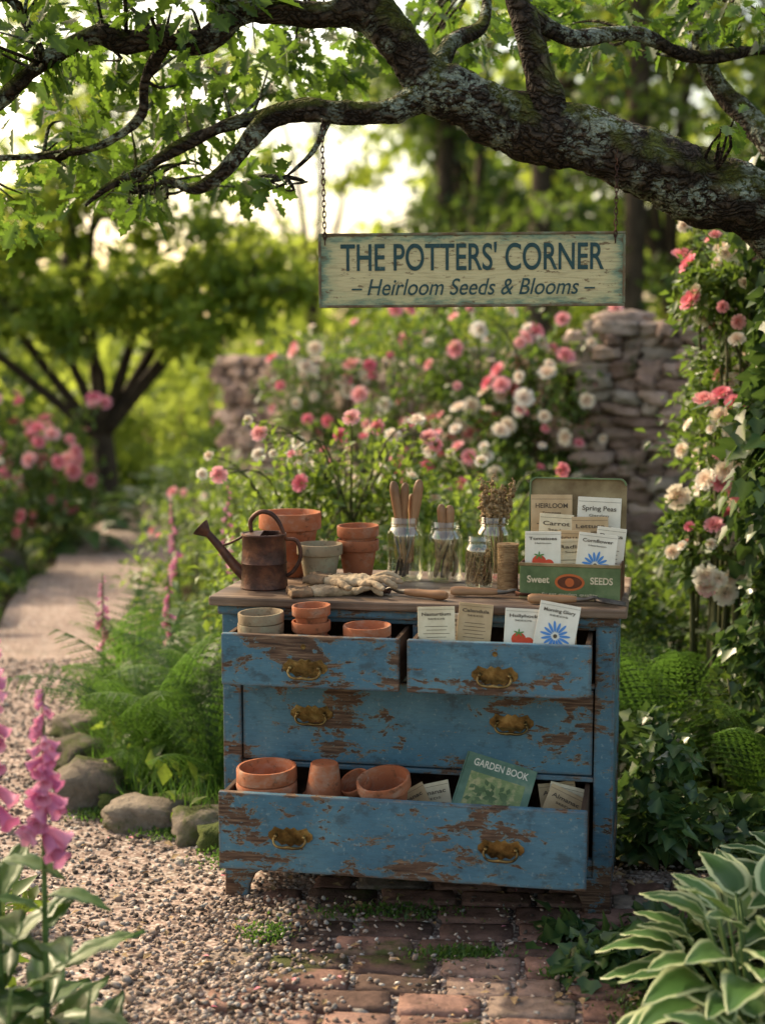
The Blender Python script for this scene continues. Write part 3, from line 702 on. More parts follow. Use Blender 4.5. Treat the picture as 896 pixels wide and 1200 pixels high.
def roseT():
    V=[];F=[];T=[]
    lay=[(3,.28,.55,.2,1.0),(5,.5,.62,.35,.85),(6,.78,.5,.6,.8),(7,1.0,.32,.9,.75)]
    for li,(n,R,H,op,wd) in enumerate(lay):
        for k in range(n):
            th0=2*pi*(k+.5*(li%2)+random.uniform(-.1,.1))/n; b=len(V)
            for iv in range(4):
                v=iv/3
                for iu in range(4):
                    u=-1+2*iu/3; ww=(2*pi/n)*wd*(.35+.65*math.sin(v*2.2+.35))
                    r=R*(.25+.75*math.sin(v*1.5))*(1+.08*abs(u)); 
                    if v==1: r*=1.06
                    z=H*(v**1.1)-.1*op*(1-v)-(.10*u*u*v)-(.12*op if v==1 else 0)
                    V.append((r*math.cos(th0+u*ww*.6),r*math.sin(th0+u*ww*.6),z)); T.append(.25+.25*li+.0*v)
            for iv in range(3):
                for iu in range(3): a=b+iv*4+iu; F.append((a,a+1,a+5,a+4))
    return Tpl(V,F,np.clip(T,0,1))
roses=[roseT(),roseT()]
def bellT():
    V=[];F=[];T=[];pr=[(.02,0),(.15,-.06),(.22,-.3),(.25,-.6),(.28,-.85),(.42,-1.02)];n=9
    for i,(r,z) in enumerate(pr):
        for j in range(n):
            th=2*pi*j/n; rr=r*(1+(.12*math.cos(th) if i==5 else 0)); V.append((rr*math.cos(th),rr*math.sin(th),z+(.07*math.cos(th*5) if i==5 else 0))); T.append(i/5*.7+.3)
    for i in range(5):
        for j in range(n): F.append((i*n+j,i*n+(j+1)%n,(i+1)*n+(j+1)%n,(i+1)*n+j))
    return Tpl(V,F,T)
bell=bellT()
# ------------------------------------------------------------------ foliage helpers
def foliage(mb,tp,blobs,n,size,mat=0,sub=16,subr=.3,shell=.5,up=.7,droop=.2,zmin=.01):
    blobs=np.array(blobs,float); vol=(blobs[:,3]*blobs[:,4]*blobs[:,5])**(2/3); cnt=(n*vol/vol.sum()).astype(int)
    for bl,c in zip(blobs,cnt):
        if c<1: continue
        m=max(4,int(sub)); d=unit(rng.normal(size=(m,3))); fr=shell+(1-shell)*rng.random(m)**.6
        cen=bl[:3]+d*bl[3:]*fr[:,None]; idx=rng.integers(0,m,c)
        mr=bl[3:].mean()*subr
        P=cen[idx]+rng.normal(size=(c,3))*mr*.55*np.array([1.1,1.1,.8])
        lo=P[:,2]<zmin; P[lo,2]=zmin+rng.random(lo.sum())*.06
        out=unit(P-bl[:3]); Dr=out*.8+rng.normal(size=(c,3))*.6+np.array([0,0,-droop])
        U=np.array([0,0,up])+rng.normal(size=(c,3))*.4+out*.5
        S=size*(.65+.7*rng.random(c)); cl=rng.random(m)
        mb.scatter(tp,P,frames(Dr,U,S),mat,.55*cl[idx]+.45*rng.random(c))
def blooms(mb,blobs,n,size,mats=(1,2),w=(.5,.5),front=.7,pts=None):
    if pts is None:
        blobs=np.array(blobs,float); ar=(blobs[:,3]*blobs[:,5]); ch=rng.choice(len(blobs),n,p=ar/ar.sum())
        d=rng.normal(size=(n,3)); d[:,1]-=front*1.6; d[:,2]+=.25; d=unit(d); b=blobs[ch]
        P=b[:,:3]+d*b[:,3:]*(1.0+.18*rng.random((n,1)))
    else: P=np.array(pts,float); n=len(P); d=unit(np.array([[0,-1,.4]])+rng.normal(size=(n,3))*.3)
    P[:,2]=np.maximum(P[:,2],.1)
    mm=rng.choice(mats,n,p=w); S=size*(.5+.7*rng.random(n))
    for m in mats:
        for k in (0,1):
            s=(mm==m)&((np.arange(n)%2)==k)
            if s.any(): mb.scatter(roses[k],P[s],framesZ(d[s]+np.array([0,-.3,.3])+rng.normal(size=(s.sum(),3))*.3,S[s]),m)
def bush(name,blobs,n,size,leafmat='roseleaf',nb=0,bs=.04,w=(.5,.5),tp=None,canes=0,sub=22,**k):
    mb=MB(); foliage(mb,tp or leafS,blobs,n,size,0,sub=sub,**k)
    if nb: blooms(mb,blobs,nb,bs,(1,2),w)
    B=np.array(blobs)
    for b in B:
        for i in range(4):
            a=rng.random(3)-.5
            mb.tube([(b[0]+a[0]*.2,b[1]+a[1]*.2,0),(b[0]+a[0]*b[3],b[1]+a[1]*b[4],b[2]*.6),(b[0]+a[0]*b[3]*1.5,b[1]+a[1]*b[4],b[2]+b[5]*.7)],[.012,.008,.004],6,3,sub=3)
    for i in range(canes):
        b=B[rng.integers(len(B))]; th=rng.uniform(0,2*pi); e=rng.uniform(.9,1.45)
        p0=Vector((b[0],b[1],b[2])); p1=p0+Vector((math.cos(th)*b[3]*.6,math.sin(th)*b[4]*.6,b[5]*1.0)); p2=p0+Vector((math.cos(th)*b[3]*e,math.sin(th)*b[4]*e,b[5]*rng.uniform(.8,1.35)))
        mb.tube([p0,p1,p2],[.006,.004,.0025],5,3,sub=5)
        q=np.array([(1-t)**2*p0+2*t*(1-t)*p1+t*t*p2 for t in np.linspace(.3,1,26)])+rng.normal(size=(26,3))*.018
        mb.scatter(leafS,q,frames(rng.normal(size=(26,3))+[0,0,.1],np.array([[0,0,1.]])+rng.normal(size=(26,3))*.4,size*(.7+.5*rng.random(26))),0,.5+.5*rng.random(26))
        if nb: blooms(mb,None,1,bs,(1,2),w,pts=[tuple(p2)])
    return mb.build(name,[leafmat,'pink','cream','cane'])
# ------------------------------------------------------------------ main oak
mb=MB()
mb.tube([(1.95,5.0,-.05),(1.9,5.0,.5),(1.85,4.95,1.2),(1.72,4.85,1.65),(1.45,4.7,1.86),(1.20,4.5,1.94)],[.30,.25,.22,.18,.145,.125],20,0,.12,sub=7)
mb.tube([(1.85,4.95,1.2),(1.95,5.05,1.9),(2.1,5.2,2.8),(2.15,5.3,3.8)],[.22,.2,.15,.09],16,0,.12,sub=6)
main=[(1.45,4.7,1.86),(1.22,4.5,1.93),(1.09,4.42,1.955),(.93,4.4,2.0),(.77,4.38,2.055),(.60,4.38,2.117),(.448,4.4,2.16),(.33,4.4,2.20),(.22,4.4,2.262),(.14,4.4,2.29),(.075,4.4,2.36),(.01,4.4,2.45),(-.06,4.42,2.55),(-.17,4.5,2.68),(-.35,4.6,2.85)]
mb.tube(main,[.14,.12,.11,.098,.095,.09,.086,.078,.074,.072,.062,.055,.05,.042,.03],30,0,.26,sub=12,freq=8)
br=[([(.48,4.4,2.15),(.455,4.38,2.27),(.43,4.38,2.376),(.386,4.4,2.52),(.33,4.45,2.72),(.2,4.5,2.95)],[.075,.05,.042,.036,.028,.015]),
 ([(.15,4.4,2.28),(.06,4.39,2.225),(0,4.38,2.205),(-.118,4.37,2.203),(-.24,4.38,2.213),(-.327,4.39,2.19),(-.389,4.4,2.124),(-.457,4.42,2.05),(-.55,4.45,2.0),(-.647,4.5,2.03),(-.75,4.55,2.0)],[.06,.038,.034,.032,.03,.028,.026,.022,.017,.012,.006]),
 ([(0.01,4.41,2.45),(-.093,4.4,2.49),(-.2,4.38,2.475),(-.32,4.37,2.49),(-.42,4.37,2.475),(-.51,4.36,2.40),(-.635,4.35,2.412),(-.72,4.33,2.39),(-.807,4.32,2.41),(-.954,4.3,2.328),(-1.10,4.3,2.21),(-1.28,4.3,2.15)],[.05,.042,.038,.036,.036,.034,.032,.029,.027,.024,.02,.012]),
 ([(-.24,4.38,2.213),(-.34,4.42,2.20),(-.438,4.45,2.184),(-.56,4.46,2.136),(-.71,4.45,2.05),(-.807,4.45,2.0),(-.87,4.45,1.95)],[.024,.022,.02,.018,.015,.011,.006]),
 ([(-.60,4.35,2.41),(-.68,4.4,2.30),(-.70,4.42,2.2),(-.83,4.45,2.12),(-1.0,4.5,2.10),(-1.2,4.5,2.09)],[.022,.018,.015,.012,.01,.006]),
 ([(-.44,4.37,2.46),(-.47,4.4,2.56),(-.58,4.45,2.7),(-.8,4.5,2.9)],[.03,.025,.02,.012]),
 ([(.39,4.4,2.50),(.55,4.5,2.44),(.75,4.6,2.47),(.95,4.7,2.42),(1.2,4.8,2.46),(1.4,4.8,2.44)],[.03,.026,.022,.02,.016,.012]),
 ([(1.35,4.65,1.92),(1.2,4.8,2.2),(1.05,4.9,2.4),(.98,5.0,2.7)],[.06,.04,.03,.02]),
 ([(.14,4.4,2.29),(.2,4.5,2.42),(.3,4.6,2.5),(.32,4.7,2.7)],[.04,.025,.02,.01]),
 ([(-.15,4.37,2.2),(-.2,4.4,2.10),(-.28,4.42,2.03)],[.014,.009,.004]),
 ([(-.95,4.3,2.33),(-1.0,4.3,2.45),(-1.1,4.3,2.6)],[.018,.014,.01])]
for p,r in br: mb.tube(p,r,14,0,.26,sub=8,freq=11)
cl=[(-1.02,4.25,2.42,.24,.25,.16),(-.78,4.5,2.42,.22,.3,.15),(-.62,4.75,2.28,.22,.3,.14),(-.98,4.7,2.2,.22,.3,.15),(-.84,4.9,2.05,.2,.3,.12),(-.40,4.9,2.42,.25,.3,.14),
    (-.55,4.3,2.52,.25,.25,.12),(-.2,5.0,2.5,.3,.3,.14),(-1.15,4.6,2.0,.16,.2,.12),(-.5,5.0,2.1,.18,.2,.1),(.2,5.1,2.6,.35,.3,.14),(.7,4.9,2.56,.3,.3,.1),(1.1,4.8,2.6,.25,.3,.13),
    (-.75,4.2,2.62,.4,.4,.1),(-.05,4.3,2.68,.4,.3,.08),(-.70,4.45,1.98,.08,.1,.05),(-.3,4.42,2.0,.07,.08,.05),(.96,4.25,2.14,.055,.06,.055),(1.22,4.3,2.05,.09,.1,.1),(-1.05,3.9,2.35,.1,.15,.1)]
allp=np.array([p for pp,_ in br for p in pp]+main[2:])
for c in cl:
    for k in range(5):
        o=rng.normal(size=3)*.35; q=np.array(c[:3])+o*np.array(c[3:]); nr=allp[np.argmin(((allp-q)**2).sum(1))]
        mid=(nr+q)/2+rng.normal(size=3)*.03
        mb.tube([tuple(nr),tuple(mid),tuple(q)],[.007,.005,.002],6,0,.1,sub=3)
foliage(mb,oak,[c for c in cl],2100,.074,1,sub=26,subr=.22,shell=.15,up=.5,droop=.3)
mb.build('oak_tree',['bark','oakleaf'])
def ivy_on(name,blobs,n,size=.05,mat='ivy'):
    b=MB(); foliage(b,ivy,blobs,n,size,0,sub=40,subr=.22,shell=.7,up=.3,droop=.8); 
    return b.build(name,[mat])
ivy_on('climbing_ivy',[(1.55,4.85,.5,.36,.3,.55),(1.50,4.8,1.2,.33,.28,.5),(1.42,4.75,1.60,.24,.2,.24),(1.42,5.1,1.95,.2,.2,.3)],6000,.055)
# ------------------------------------------------------------------ background trees
def tree(name,base,ht,blobs,n,size,mat='bgleaf',r=.12,tp=leafS,sub=26,subr=.26,fk=None):
    b=MB(); bx,by=base; fk=fk or ht*.32
    b.tube([(bx,by,-.05),(bx+.04,by,fk*.5),(bx+.0,by,fk)],[r*1.3,r,r*.85],12,1,.15,sub=4)
    for bl in blobs:
        m=Vector(((bx+bl[0])/2+rng.uniform(-.2,.2),(by+bl[1])/2,(fk+bl[2])/2+rng.uniform(0,.2)))
        b.tube([(bx,by,fk*.9),tuple(m),(bl[0],bl[1],bl[2])],[r*.6,r*.38,r*.12],8,1,.15,sub=4)
        for k in range(4):
            q=np.array(bl[:3])+rng.normal(size=3)*np.array(bl[3:])*.5; b.tube([tuple(m.lerp(Vector(bl[:3]),.5)),tuple(q)],[r*.18,r*.06],5,1)
    foliage(b,tp,blobs,n,size,0,sub=sub,subr=subr,shell=.25)
    return b.build(name,[mat,'bark2'])
tree('small_tree',(-2.45,13.0),3.6,[(-3.4,12.7,2.3,.6,.6,.45),(-2.6,12.5,2.7,.7,.6,.45),(-1.5,12.6,2.35,.6,.6,.45),(-2.0,12.4,2.0,.5,.4,.35),(-3.0,12.3,1.85,.45,.4,.3),(-2.3,12.9,3.3,.7,.6,.4),(-.95,12.6,2.0,.4,.5,.3),(-3.9,13,1.9,.5,.5,.45),(-1.6,12.3,1.65,.4,.4,.22),(-2.5,12.2,1.6,.35,.3,.2)],11000,.115,r=.10,fk=.8)
rs=np.random.default_rng(3)
tx=[(-8.5,21,0),(-5.4,26,0),(-1.4,30,0),(1.4,25,1),(3.8,20,1),(6.6,23,1),(5.4,16.5,1),(-9,30,0),(9,27,1),(2.6,30,1)]
for i,(x,y,dk) in enumerate(tx):
    H=rs.uniform(7.5,10); bl=[]
    for k in range(8 if dk else 6): bl.append((x+rs.uniform(-2.1,2.1),y+rs.uniform(-1.5,1.5),rs.uniform(2.4,H),rs.uniform(.7,1.2),rs.uniform(.7,1.1),rs.uniform(.45,.8)))
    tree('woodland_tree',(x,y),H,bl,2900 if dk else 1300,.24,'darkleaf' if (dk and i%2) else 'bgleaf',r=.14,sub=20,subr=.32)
b=MB()
for x,y in [(1.9,19),(3.0,18.5),(3.6,22),(4.8,19),(5.6,21),(.9,24),(2.4,21)]:
    b.tube([(x,y,-.1),(x+.1,y,5),(x+.05,y,12)],[.17,.13,.1],10,0,.1,sub=4)
    for k in range(28):
        z=rs.uniform(2.0,10); a=rs.uniform(0,2*pi); L=rs.uniform(.6,1.7)
        b.tube([(x,y,z),(x+math.cos(a)*L,y+math.sin(a)*L,z-.2*L)],[.03,.01],4,0)
        q=np.array([x,y,z])+np.array([math.cos(a)*L,math.sin(a)*L,-.2*L])*rs.random((40,1))+rs.normal(size=(40,3))*.12
        b.scatter(leafS,q,frames(rs.normal(size=(40,3))+[0,0,-.6],rs.normal(size=(40,3))+[0,0,1],np.full(40,.19)),1)
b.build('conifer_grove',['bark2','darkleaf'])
bg=[]
for k in range(40):
    bg.append((rs.uniform(-13,13),rs.uniform(18,32),rs.uniform(.4,1.3),rs.uniform(1.0,1.8),rs.uniform(.8,1.4),rs.uniform(.7,1.4)))
b=MB(); foliage(b,leafS,bg,26000,.22,0,sub=26,subr=.3); b.build('background_shrubs',['bgleaf'])
bg=[]
for k in range(52):
    hi=not k%2; x=rs.uniform(-30,30)
    if hi and -14<x<0: x+=15
    bg.append((x,rs.uniform(38,52),(rs.uniform(4,11) if hi else rs.uniform(1,3.2)),rs.uniform(2.5,4),2,rs.uniform(1.4,2.2)))
b=MB(); foliage(b,leafS,bg,13000,.75,0,sub=20,subr=.35); b.build('distant_trees',['bgleaf'])
# ------------------------------------------------------------------ stone wall
def rbox(n=3,pw=7):
    V=[];F=[];idx={}
    def vid(p):
        key=tuple(round(c,4) for c in p)
        if key not in idx:
            q=np.array(p,float); q=q/((np.abs(q)**pw).sum()**(1/pw)); idx[key]=len(V); V.append(q)
        return idx[key]
    for ax in range(3):
        for s in (-1,1):
            for i in range(n):
                for j in range(n):
                    c=[]
                    for (a,b_) in ((i,j),(i+1,j),(i+1,j+1),(i,j+1)):
                        p=[0,0,0]; p[ax]=s; p[(ax+1)%3]=-1+2*a/n; p[(ax+2)%3]=-1+2*b_/n; c.append(vid(p))
                    F.append(c if s>0 else c[::-1])
    return Tpl(V,F)
rb=rbox(4,7)
def jitter(tp,j,sd=0):
    t=Tpl.__new__(Tpl); t.S=tp.S;t.L=tp.L;t.T=tp.T
    t.V=np.array([v*(1+j*mn.noise(Vector(v*1.7)+Vector((j*91+sd,0,0)))+j*.6*mn.noise(Vector(v*4)+Vector((j*31+sd,5,0)))) for v in tp.V]); return t
rbk=rbox(5,14)
rbs=[jitter(rbk,.06+.012*i,i*7) for i in range(5)]
rws=[jitter(rb,.30+.03*i,i*5) for i in range(7)]
def wall(name,A,B,hA,hB,thick=.36):
    b=MB(); A=np.array(A);B=np.array(B); L=np.linalg.norm(B-A); u=(B-A)/L; nrm=np.array([-u[1],u[0]])
    z=0.0; c=0
    while z<max(hA,hB):
        hh=rs.uniform(.045,.085); s=-rs.uniform(0,.15)
        while s<L:
            l=rs.uniform(.07,.24); mid=s+l/2; h2=hh*rs.uniform(.85,1.25)
            top=hA+(hB-hA)*np.clip(mid/L,0,1)+.09*mn.noise(Vector((mid*4,0,0)))
            if z+hh*.5<top:
                for sd in (-1,1):
                    p=A+u*mid+nrm*sd*(thick*.25+rs.uniform(-.03,.03)); tl=rs.uniform(-.12,.12)
                    a=np.array([[u[0]*l*.54,u[1]*l*.54,tl*l*.5],[nrm[0]*thick*.27,nrm[1]*thick*.27,0],[0,0,h2*.56]])
                    b.scatter(rws[c%7],[(p[0],p[1],z+hh/2+rs.uniform(-.008,.008))],a[None]); c+=1
            s+=l+.004
        z+=hh+.001
    return b.build(name,['wall'])
wall('stone_wall',(2.1,7.6),(1.14,8.0),1.70,1.68)
wall('stone_wall',(1.1,8.3),(-1.0,10.9),1.45,1.42)
# ------------------------------------------------------------------ shrubs & roses
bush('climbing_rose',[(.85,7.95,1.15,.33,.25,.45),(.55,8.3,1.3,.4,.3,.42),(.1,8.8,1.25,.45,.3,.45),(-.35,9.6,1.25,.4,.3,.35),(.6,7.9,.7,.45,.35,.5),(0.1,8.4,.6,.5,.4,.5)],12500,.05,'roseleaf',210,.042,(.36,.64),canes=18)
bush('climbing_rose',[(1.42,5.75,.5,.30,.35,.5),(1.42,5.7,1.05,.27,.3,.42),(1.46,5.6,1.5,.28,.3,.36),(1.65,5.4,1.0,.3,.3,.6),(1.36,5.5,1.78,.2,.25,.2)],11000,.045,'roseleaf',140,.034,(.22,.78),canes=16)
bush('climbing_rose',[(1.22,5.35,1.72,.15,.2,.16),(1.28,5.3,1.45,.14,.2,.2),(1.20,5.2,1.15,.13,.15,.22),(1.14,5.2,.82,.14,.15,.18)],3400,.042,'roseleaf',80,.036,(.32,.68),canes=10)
bush('rose_bush',[(-.30,5.75,.62,.38,.35,.42),(.10,5.9,.68,.34,.35,.40),(-.12,5.7,.85,.33,.3,.33),(.42,6.1,.55,.35,.3,.42)],8500,.042,'lightleaf',14,.032,(.35,.65),canes=26)
bush('rose_bush',[(-3.1,11.6,.65,.5,.5,.5),(-2.55,11.4,.55,.35,.4,.42),(-3.7,11.8,.8,.5,.5,.6)],6000,.06,'roseleaf',130,.058,(.88,.12),canes=12)
bush('rose_bush',[(-2.70,9.7,.45,.32,.35,.40),(-3.1,10.2,.65,.35,.4,.45)],4000,.05,'roseleaf',90,.045,(.9,.1),canes=10)
bush('green_shrub',[(.75,6.6,.45,.4,.35,.42),(1.1,6.7,.35,.35,.35,.35),(.3,7.0,.5,.4,.35,.45)],5500,.055,'lightleaf',0)
bush('green_shrub',[(-1.0,9.5,.4,.45,.4,.42),(-.6,8.2,.45,.4,.4,.45),(-1.1,11.2,.45,.5,.4,.5),(-.95,7.4,.3,.3,.3,.32)],7500,.05,'lightleaf',22,.03,(.5,.5))
bush('green_shrub',[(-3.0,15.5,.45,.6,.5,.55),(-1.0,14.5,.5,.5,.5,.6),(-2.6,16,.6,.7,.5,.6),(-4.2,14.5,.7,.7,.5,.8),(-3.4,14,.5,.6,.5,.6)],9500,.09,'bgleaf',0)
bush('green_shrub',[(-2.75,8.6,.22,.35,.4,.28),(-2.55,7.2,.18,.3,.4,.25),(-2.25,6.1,.16,.3,.35,.25)],5000,.055,'fern',0)
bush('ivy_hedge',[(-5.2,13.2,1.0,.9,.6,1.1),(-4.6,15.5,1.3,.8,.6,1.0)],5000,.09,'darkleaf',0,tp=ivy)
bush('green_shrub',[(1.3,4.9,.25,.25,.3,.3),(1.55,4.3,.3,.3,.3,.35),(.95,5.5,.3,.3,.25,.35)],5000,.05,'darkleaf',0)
# ------------------------------------------------------------------ ferns
def fern(name,base,n,L,amin=0,amax=2*pi,mat='fern'):
    b=MB(); 
    for i in range(n):
        a=amin+(amax-amin)*(i+rng.random())/n; k=i%3
        Dn=np.array([[math.cos(a),math.sin(a),rng.uniform(-.1,.45)]]); s=L*rng.uniform(.7,1.1)
        b.scatter(ferns[k],[(base[0]+.03*math.cos(a),base[1]+.03*math.sin(a),base[2])],frames(Dn,np.array([[0,0,1.]])+rng.normal(size=(1,3))*.15,np.array([s])))
    return b.build(name,[mat],smooth=False)
for base,n,L in [((-.80,5.25,.02),12,.72),((-.58,5.0,.02),11,.60),((-1.0,5.75,.02),10,.65),((-.55,5.45,.05),11,.75),((-.90,5.15,.01),8,.36),((-1.1,6.6,.02),9,.5),((-.85,6.3,.05),9,.6),
               ((1.02,4.95,.05),12,.72),((1.22,4.6,.05),10,.58),((.92,5.3,.1),11,.68),((1.35,5.2,.1),9,.65)]:
    fern('fern',base,n,L)
# ------------------------------------------------------------------ hostas, broadleaf
def rosette(name,base,n,L,tps,mat,spread=(.2,1.1),stemr=.006,sl=1.0):
    b=MB()
    for i in range(n):
        a=i*2.39996+rng.uniform(-.25,.25); e=spread[0]+(spread[1]-spread[0])*(i/n)**.8+rng.uniform(-.08,.08)
        l=L*rng.uniform(.75,1.1); st_=L*sl*(.7+.6*(i/n))
        d=Vector((math.cos(a)*math.cos(e),math.sin(a)*math.cos(e),math.sin(e)))
        p0=Vector(base)+Vector((math.cos(a),math.sin(a),0))*.03; p1=p0+d*st_
        b.tube([p0,p0.lerp(p1,.5)+Vector((0,0,.015)),p1],[stemr,stemr*.8,stemr*.5],5,1,sub=2)
        e2=e-.55; d2=np.array([[math.cos(a)*math.cos(e2),math.sin(a)*math.cos(e2),math.sin(e2)]])
        b.scatter(tps[i%3],[tuple(p1)],frames(d2,np.array([[0,0,1.]])+rng.normal(size=(1,3))*.12,np.array([l])),0)
    return b.build(name,[mat,'stem'])
rosette('hosta',(.83,3.12,.0),84,.150,hostaT,'hosta',(.15,1.38),sl=1.75)
rosette('hosta',(1.10,3.42,.0),56,.16,hostaT,'hosta',(.15,1.3),sl=1.6)
rosette('hosta',(.78,2.84,.0),46,.14,hostaT,'hosta',(.15,1.3),sl=1.1)
for x,y,s in [(-2.35,11.2,.3),(-2.6,9.0,.20),(-2.0,12.6,.26),(-3.0,9.0,.28),(-2.35,6.2,.2),(-1.95,14.2,.28),(-2.5,8.0,.24)]:
    rosette('hosta',(x,y,0),24,s,hostaT,'bigleaf',(.15,1.1))
# ------------------------------------------------------------------ foxgloves
def foxglove(base,H,fl0,lean=(0,0),nb=30,nl=12,ll=.25,bsz=.045):
    b=MB(); B=Vector(base); T=B+Vector((lean[0],lean[1],H)); mid=B.lerp(T,.5)+Vector((lean[0]*-.3,0,0))
    b.tube([B,mid,T],[.008,.006,.002],7,1,sub=6)
    P=[];A=[];S=[]
    for i in range(nb):
        t=fl0+(1-fl0)*(i/nb)**.9; q=(1-t)**2*B+2*t*(1-t)*mid+t*t*T; a=-pi/2+rng.uniform(-1.9,1.9)
        s=bsz*(1.05-.8*(i/nb)); P.append(tuple(q)); A.append((-math.cos(a)*1.4,-math.sin(a)*1.4,1.0-.3*(i/nb))); S.append(s)
    if nb>2: b.scatter(bell,P,framesZ(np.array(A),np.array(S)),2)
    for i in range(nl):
        a=i*2.4; l=ll*rng.uniform(.7,1.1); z=.02+H*.5*(i/nl)**1.2; e=rng.uniform(.25,.8)
        q=B.lerp(T,z/H)
        b.scatter(lance[i%3],[tuple(q)],frames(np.array([[math.cos(a)*math.cos(e),math.sin(a)*math.cos(e),math.sin(e)]]),np.array([[0,0,1.]]),np.array([l*(1-.45*i/nl)])),0)
    return b.build('foxglove',['bigleaf','stem','fox'])
foxglove((-.80,3.0,0),1.0,.60,(.0,0),38,14,.26,.052)
foxglove((-.70,2.98,0),.86,.62,(.01,.0),34,14,.28,.055)
foxglove((-.60,2.85,0),.28,.9,(.02,0),1,14,.25,.01)
foxglove((-.82,2.8,0),.5,.95,(.02,0),1,20,.30,.01)
foxglove((-.93,2.95,0),.45,.95,(.02,0),1,18,.30,.01)
foxglove((-.72,2.7,0),.34,.95,(.02,0),1,18,.28,.01)
for x,y,H in [(-1.14,6.0,.62),(-.96,7.0,.85),(-.68,6.4,.98),(-.88,6.1,.6),(-2.2,16.5,1.0),(-1.9,16.8,1.1),(-2.5,16,.9)]:
    foxglove((x,y,0),H,.55,(rng.uniform(-.05,.05),0),18,7,.2,.04)
# ------------------------------------------------------------------ ground ivy / cover
b=MB()
iv=[]
for k in range(60):
    x=rng.uniform(.72,2.2); y=rng.uniform(3.25,5.6)
    if x<.80 and y>3.85: x+=.12
    iv.append((x,y,.03+.1*rng.random()+.12*max(0,x-.9),.16,.16,.10+.06*rng.random()))
for k in range(16): iv.append((rng.uniform(.46,.75),rng.uniform(3.45,3.8),.03,.08,.08,.04))
for k in range(9): iv.append((.80+rng.uniform(-.02,.05),rng.uniform(3.9,4.6),rng.uniform(.1,.4),.06,.1,.1))
foliage(b,ivy,iv,12500,.045,0,sub=14,subr=.4,shell=.3,up=1.0,droop=.3)
b.build('ground_ivy',['ivy'])
def inpath(x,y):
    ys=[2,3.3,4.2,4.9,5.4,6.7,9,12.5,15,18,24]; Ls=[-1.15,-1.2,-1.35,-1.6,-1.75,-1.95,-2.25,-2.45,-2.3,-1.9,-1.0]; Rs=[-.2,-.2,-.35,-1.02,-1.1,-1.3,-1.32,-1.45,-1.6,-1.2,-.3]
    return np.interp(y,ys,Ls),np.interp(y,ys,Rs)
N=26000
X=rng.uniform(-6,5,N); Y=4.3+(rng.random(N)**1.5)*16
L_,R_=inpath(X,Y); keep=((X<L_-.02)|(X>R_+.04))&~((X>-.6)&(X<.85)&(Y<4.75))
X,Y=X[keep],Y[keep]; n=len(X); Z=.01+.09*rng.random(n)*(1+.5*np.sin(X*3)*np.cos(Y*2))
b=MB(); b.scatter(leafS,np.stack([X,Y,Z],1),frames(rng.normal(size=(n,3))+[0,0,.5],np.array([[0,0,1.]])+rng.normal(size=(n,3))*.4,(.035+.045*rng.random(n))*(1+Y*.06)),0)
X=rng.uniform(-2.2,-.72,2600); Y=rng.uniform(2.4,3.9,2600); k=X<(-.80-.13*(Y-2.8)-.05*np.sin(Y*9)); X=X[k];Y=Y[k];n=len(X)
b.scatter(leafS,np.stack([X,Y,.01+.1*rng.random(n)],1),frames(rng.normal(size=(n,3))+[0,0,.6],np.array([[0,0,1.]])+rng.normal(size=(n,3))*.4,.05+.05*rng.random(n)),0)
b.build('ground_cover',['lightleaf'])
gr=Tpl([(-.03,0,0),(.03,0,0),(.02,.5,.04),(-.02,.5,.04),(0,1,.22)],[(0,1,2,3),(3,2,4)])
N=9000; ce=rng.random((260,2)); cx=-1.3+1.0*ce[:,0]; cy=4.6+2*ce[:,1]; c2=rng.random((160,2)); cx=np.concatenate([cx,-2.6+c2[:,0]*.9]); cy=np.concatenate([cy,5+9*c2[:,1]])
L_,R_=inpath(cx,cy); k=(cx<L_)|(cx>R_); cx=cx[k];cy=cy[k]; id=rng.integers(0,len(cx),N)
Pg=np.stack([cx[id]+rng.normal(size=N)*.03,cy[id]+rng.normal(size=N)*.03,np.zeros(N)],1)
b=MB(); b.scatter(gr,Pg,frames(rng.normal(size=(N,3))*.35+[0,0,1],rng.normal(size=(N,3)),.06+.12*rng.random(N)),0); b.build('grass_tufts',['fern'])
# ------------------------------------------------------------------ ground, path, pebbles, bricks
b=MB(); b.add([(-300,-100,0),(300,-100,0),(300,500,0),(-300,500,0)],[(0,1,2,3)]); b.build('ground',['ground'],smooth=False)
ys=np.concatenate([np.linspace(1.2,6,25),np.linspace(6.5,24,24)]); V=[];F=[]
for i,y in enumerate(ys):
    l,r=inpath(0,y)
    if y<4.3: r=1.3
    V+=[(l+.05*math.sin(y*5),y,.004),(r+.04*math.sin(y*7+1),y,.004)]
    if i: F.append((2*i-2,2*i-1,2*i+1,2*i))
b=MB(); b.add(V,F); b.build('gravel_path',['path'],smooth=False)
N=36000
Y=2.6+rng.random(N)**1.25*4.6; X=rng.uniform(-1.9,1.1,N); L_,R_=inpath(X,Y); R_=np.where(Y<4.3,1.1,R_)
k=(X>L_-.05+.05*rng.random(N))&(X<R_+.08*rng.random(N)); X=X[k];Y=Y[k];n=len(X)
S=.0045+.0075*rng.random(n)**2.0; S=np.where(rng.random(n)<.05,S*1.8,S)
b=MB()
for q in range(3):
    s=np.arange(n)%3==q; A=framesZ(rng.normal(size=(s.sum(),3))*.35+[0,0,1],S[s]); b.scatter(st[q],np.stack([X[s],Y[s],.004+S[s]*.35],1),A,0)
n=1500; X=rng.normal(size=n)*.13-.36; Y=rng.uniform(2.7,4.0,n); b.scatter(st[0],np.stack([X,Y,np.full(n,.024)],1),framesZ(rng.normal(size=(n,3))*.3+[0,0,1],.005+.007*rng.random(n)),0)
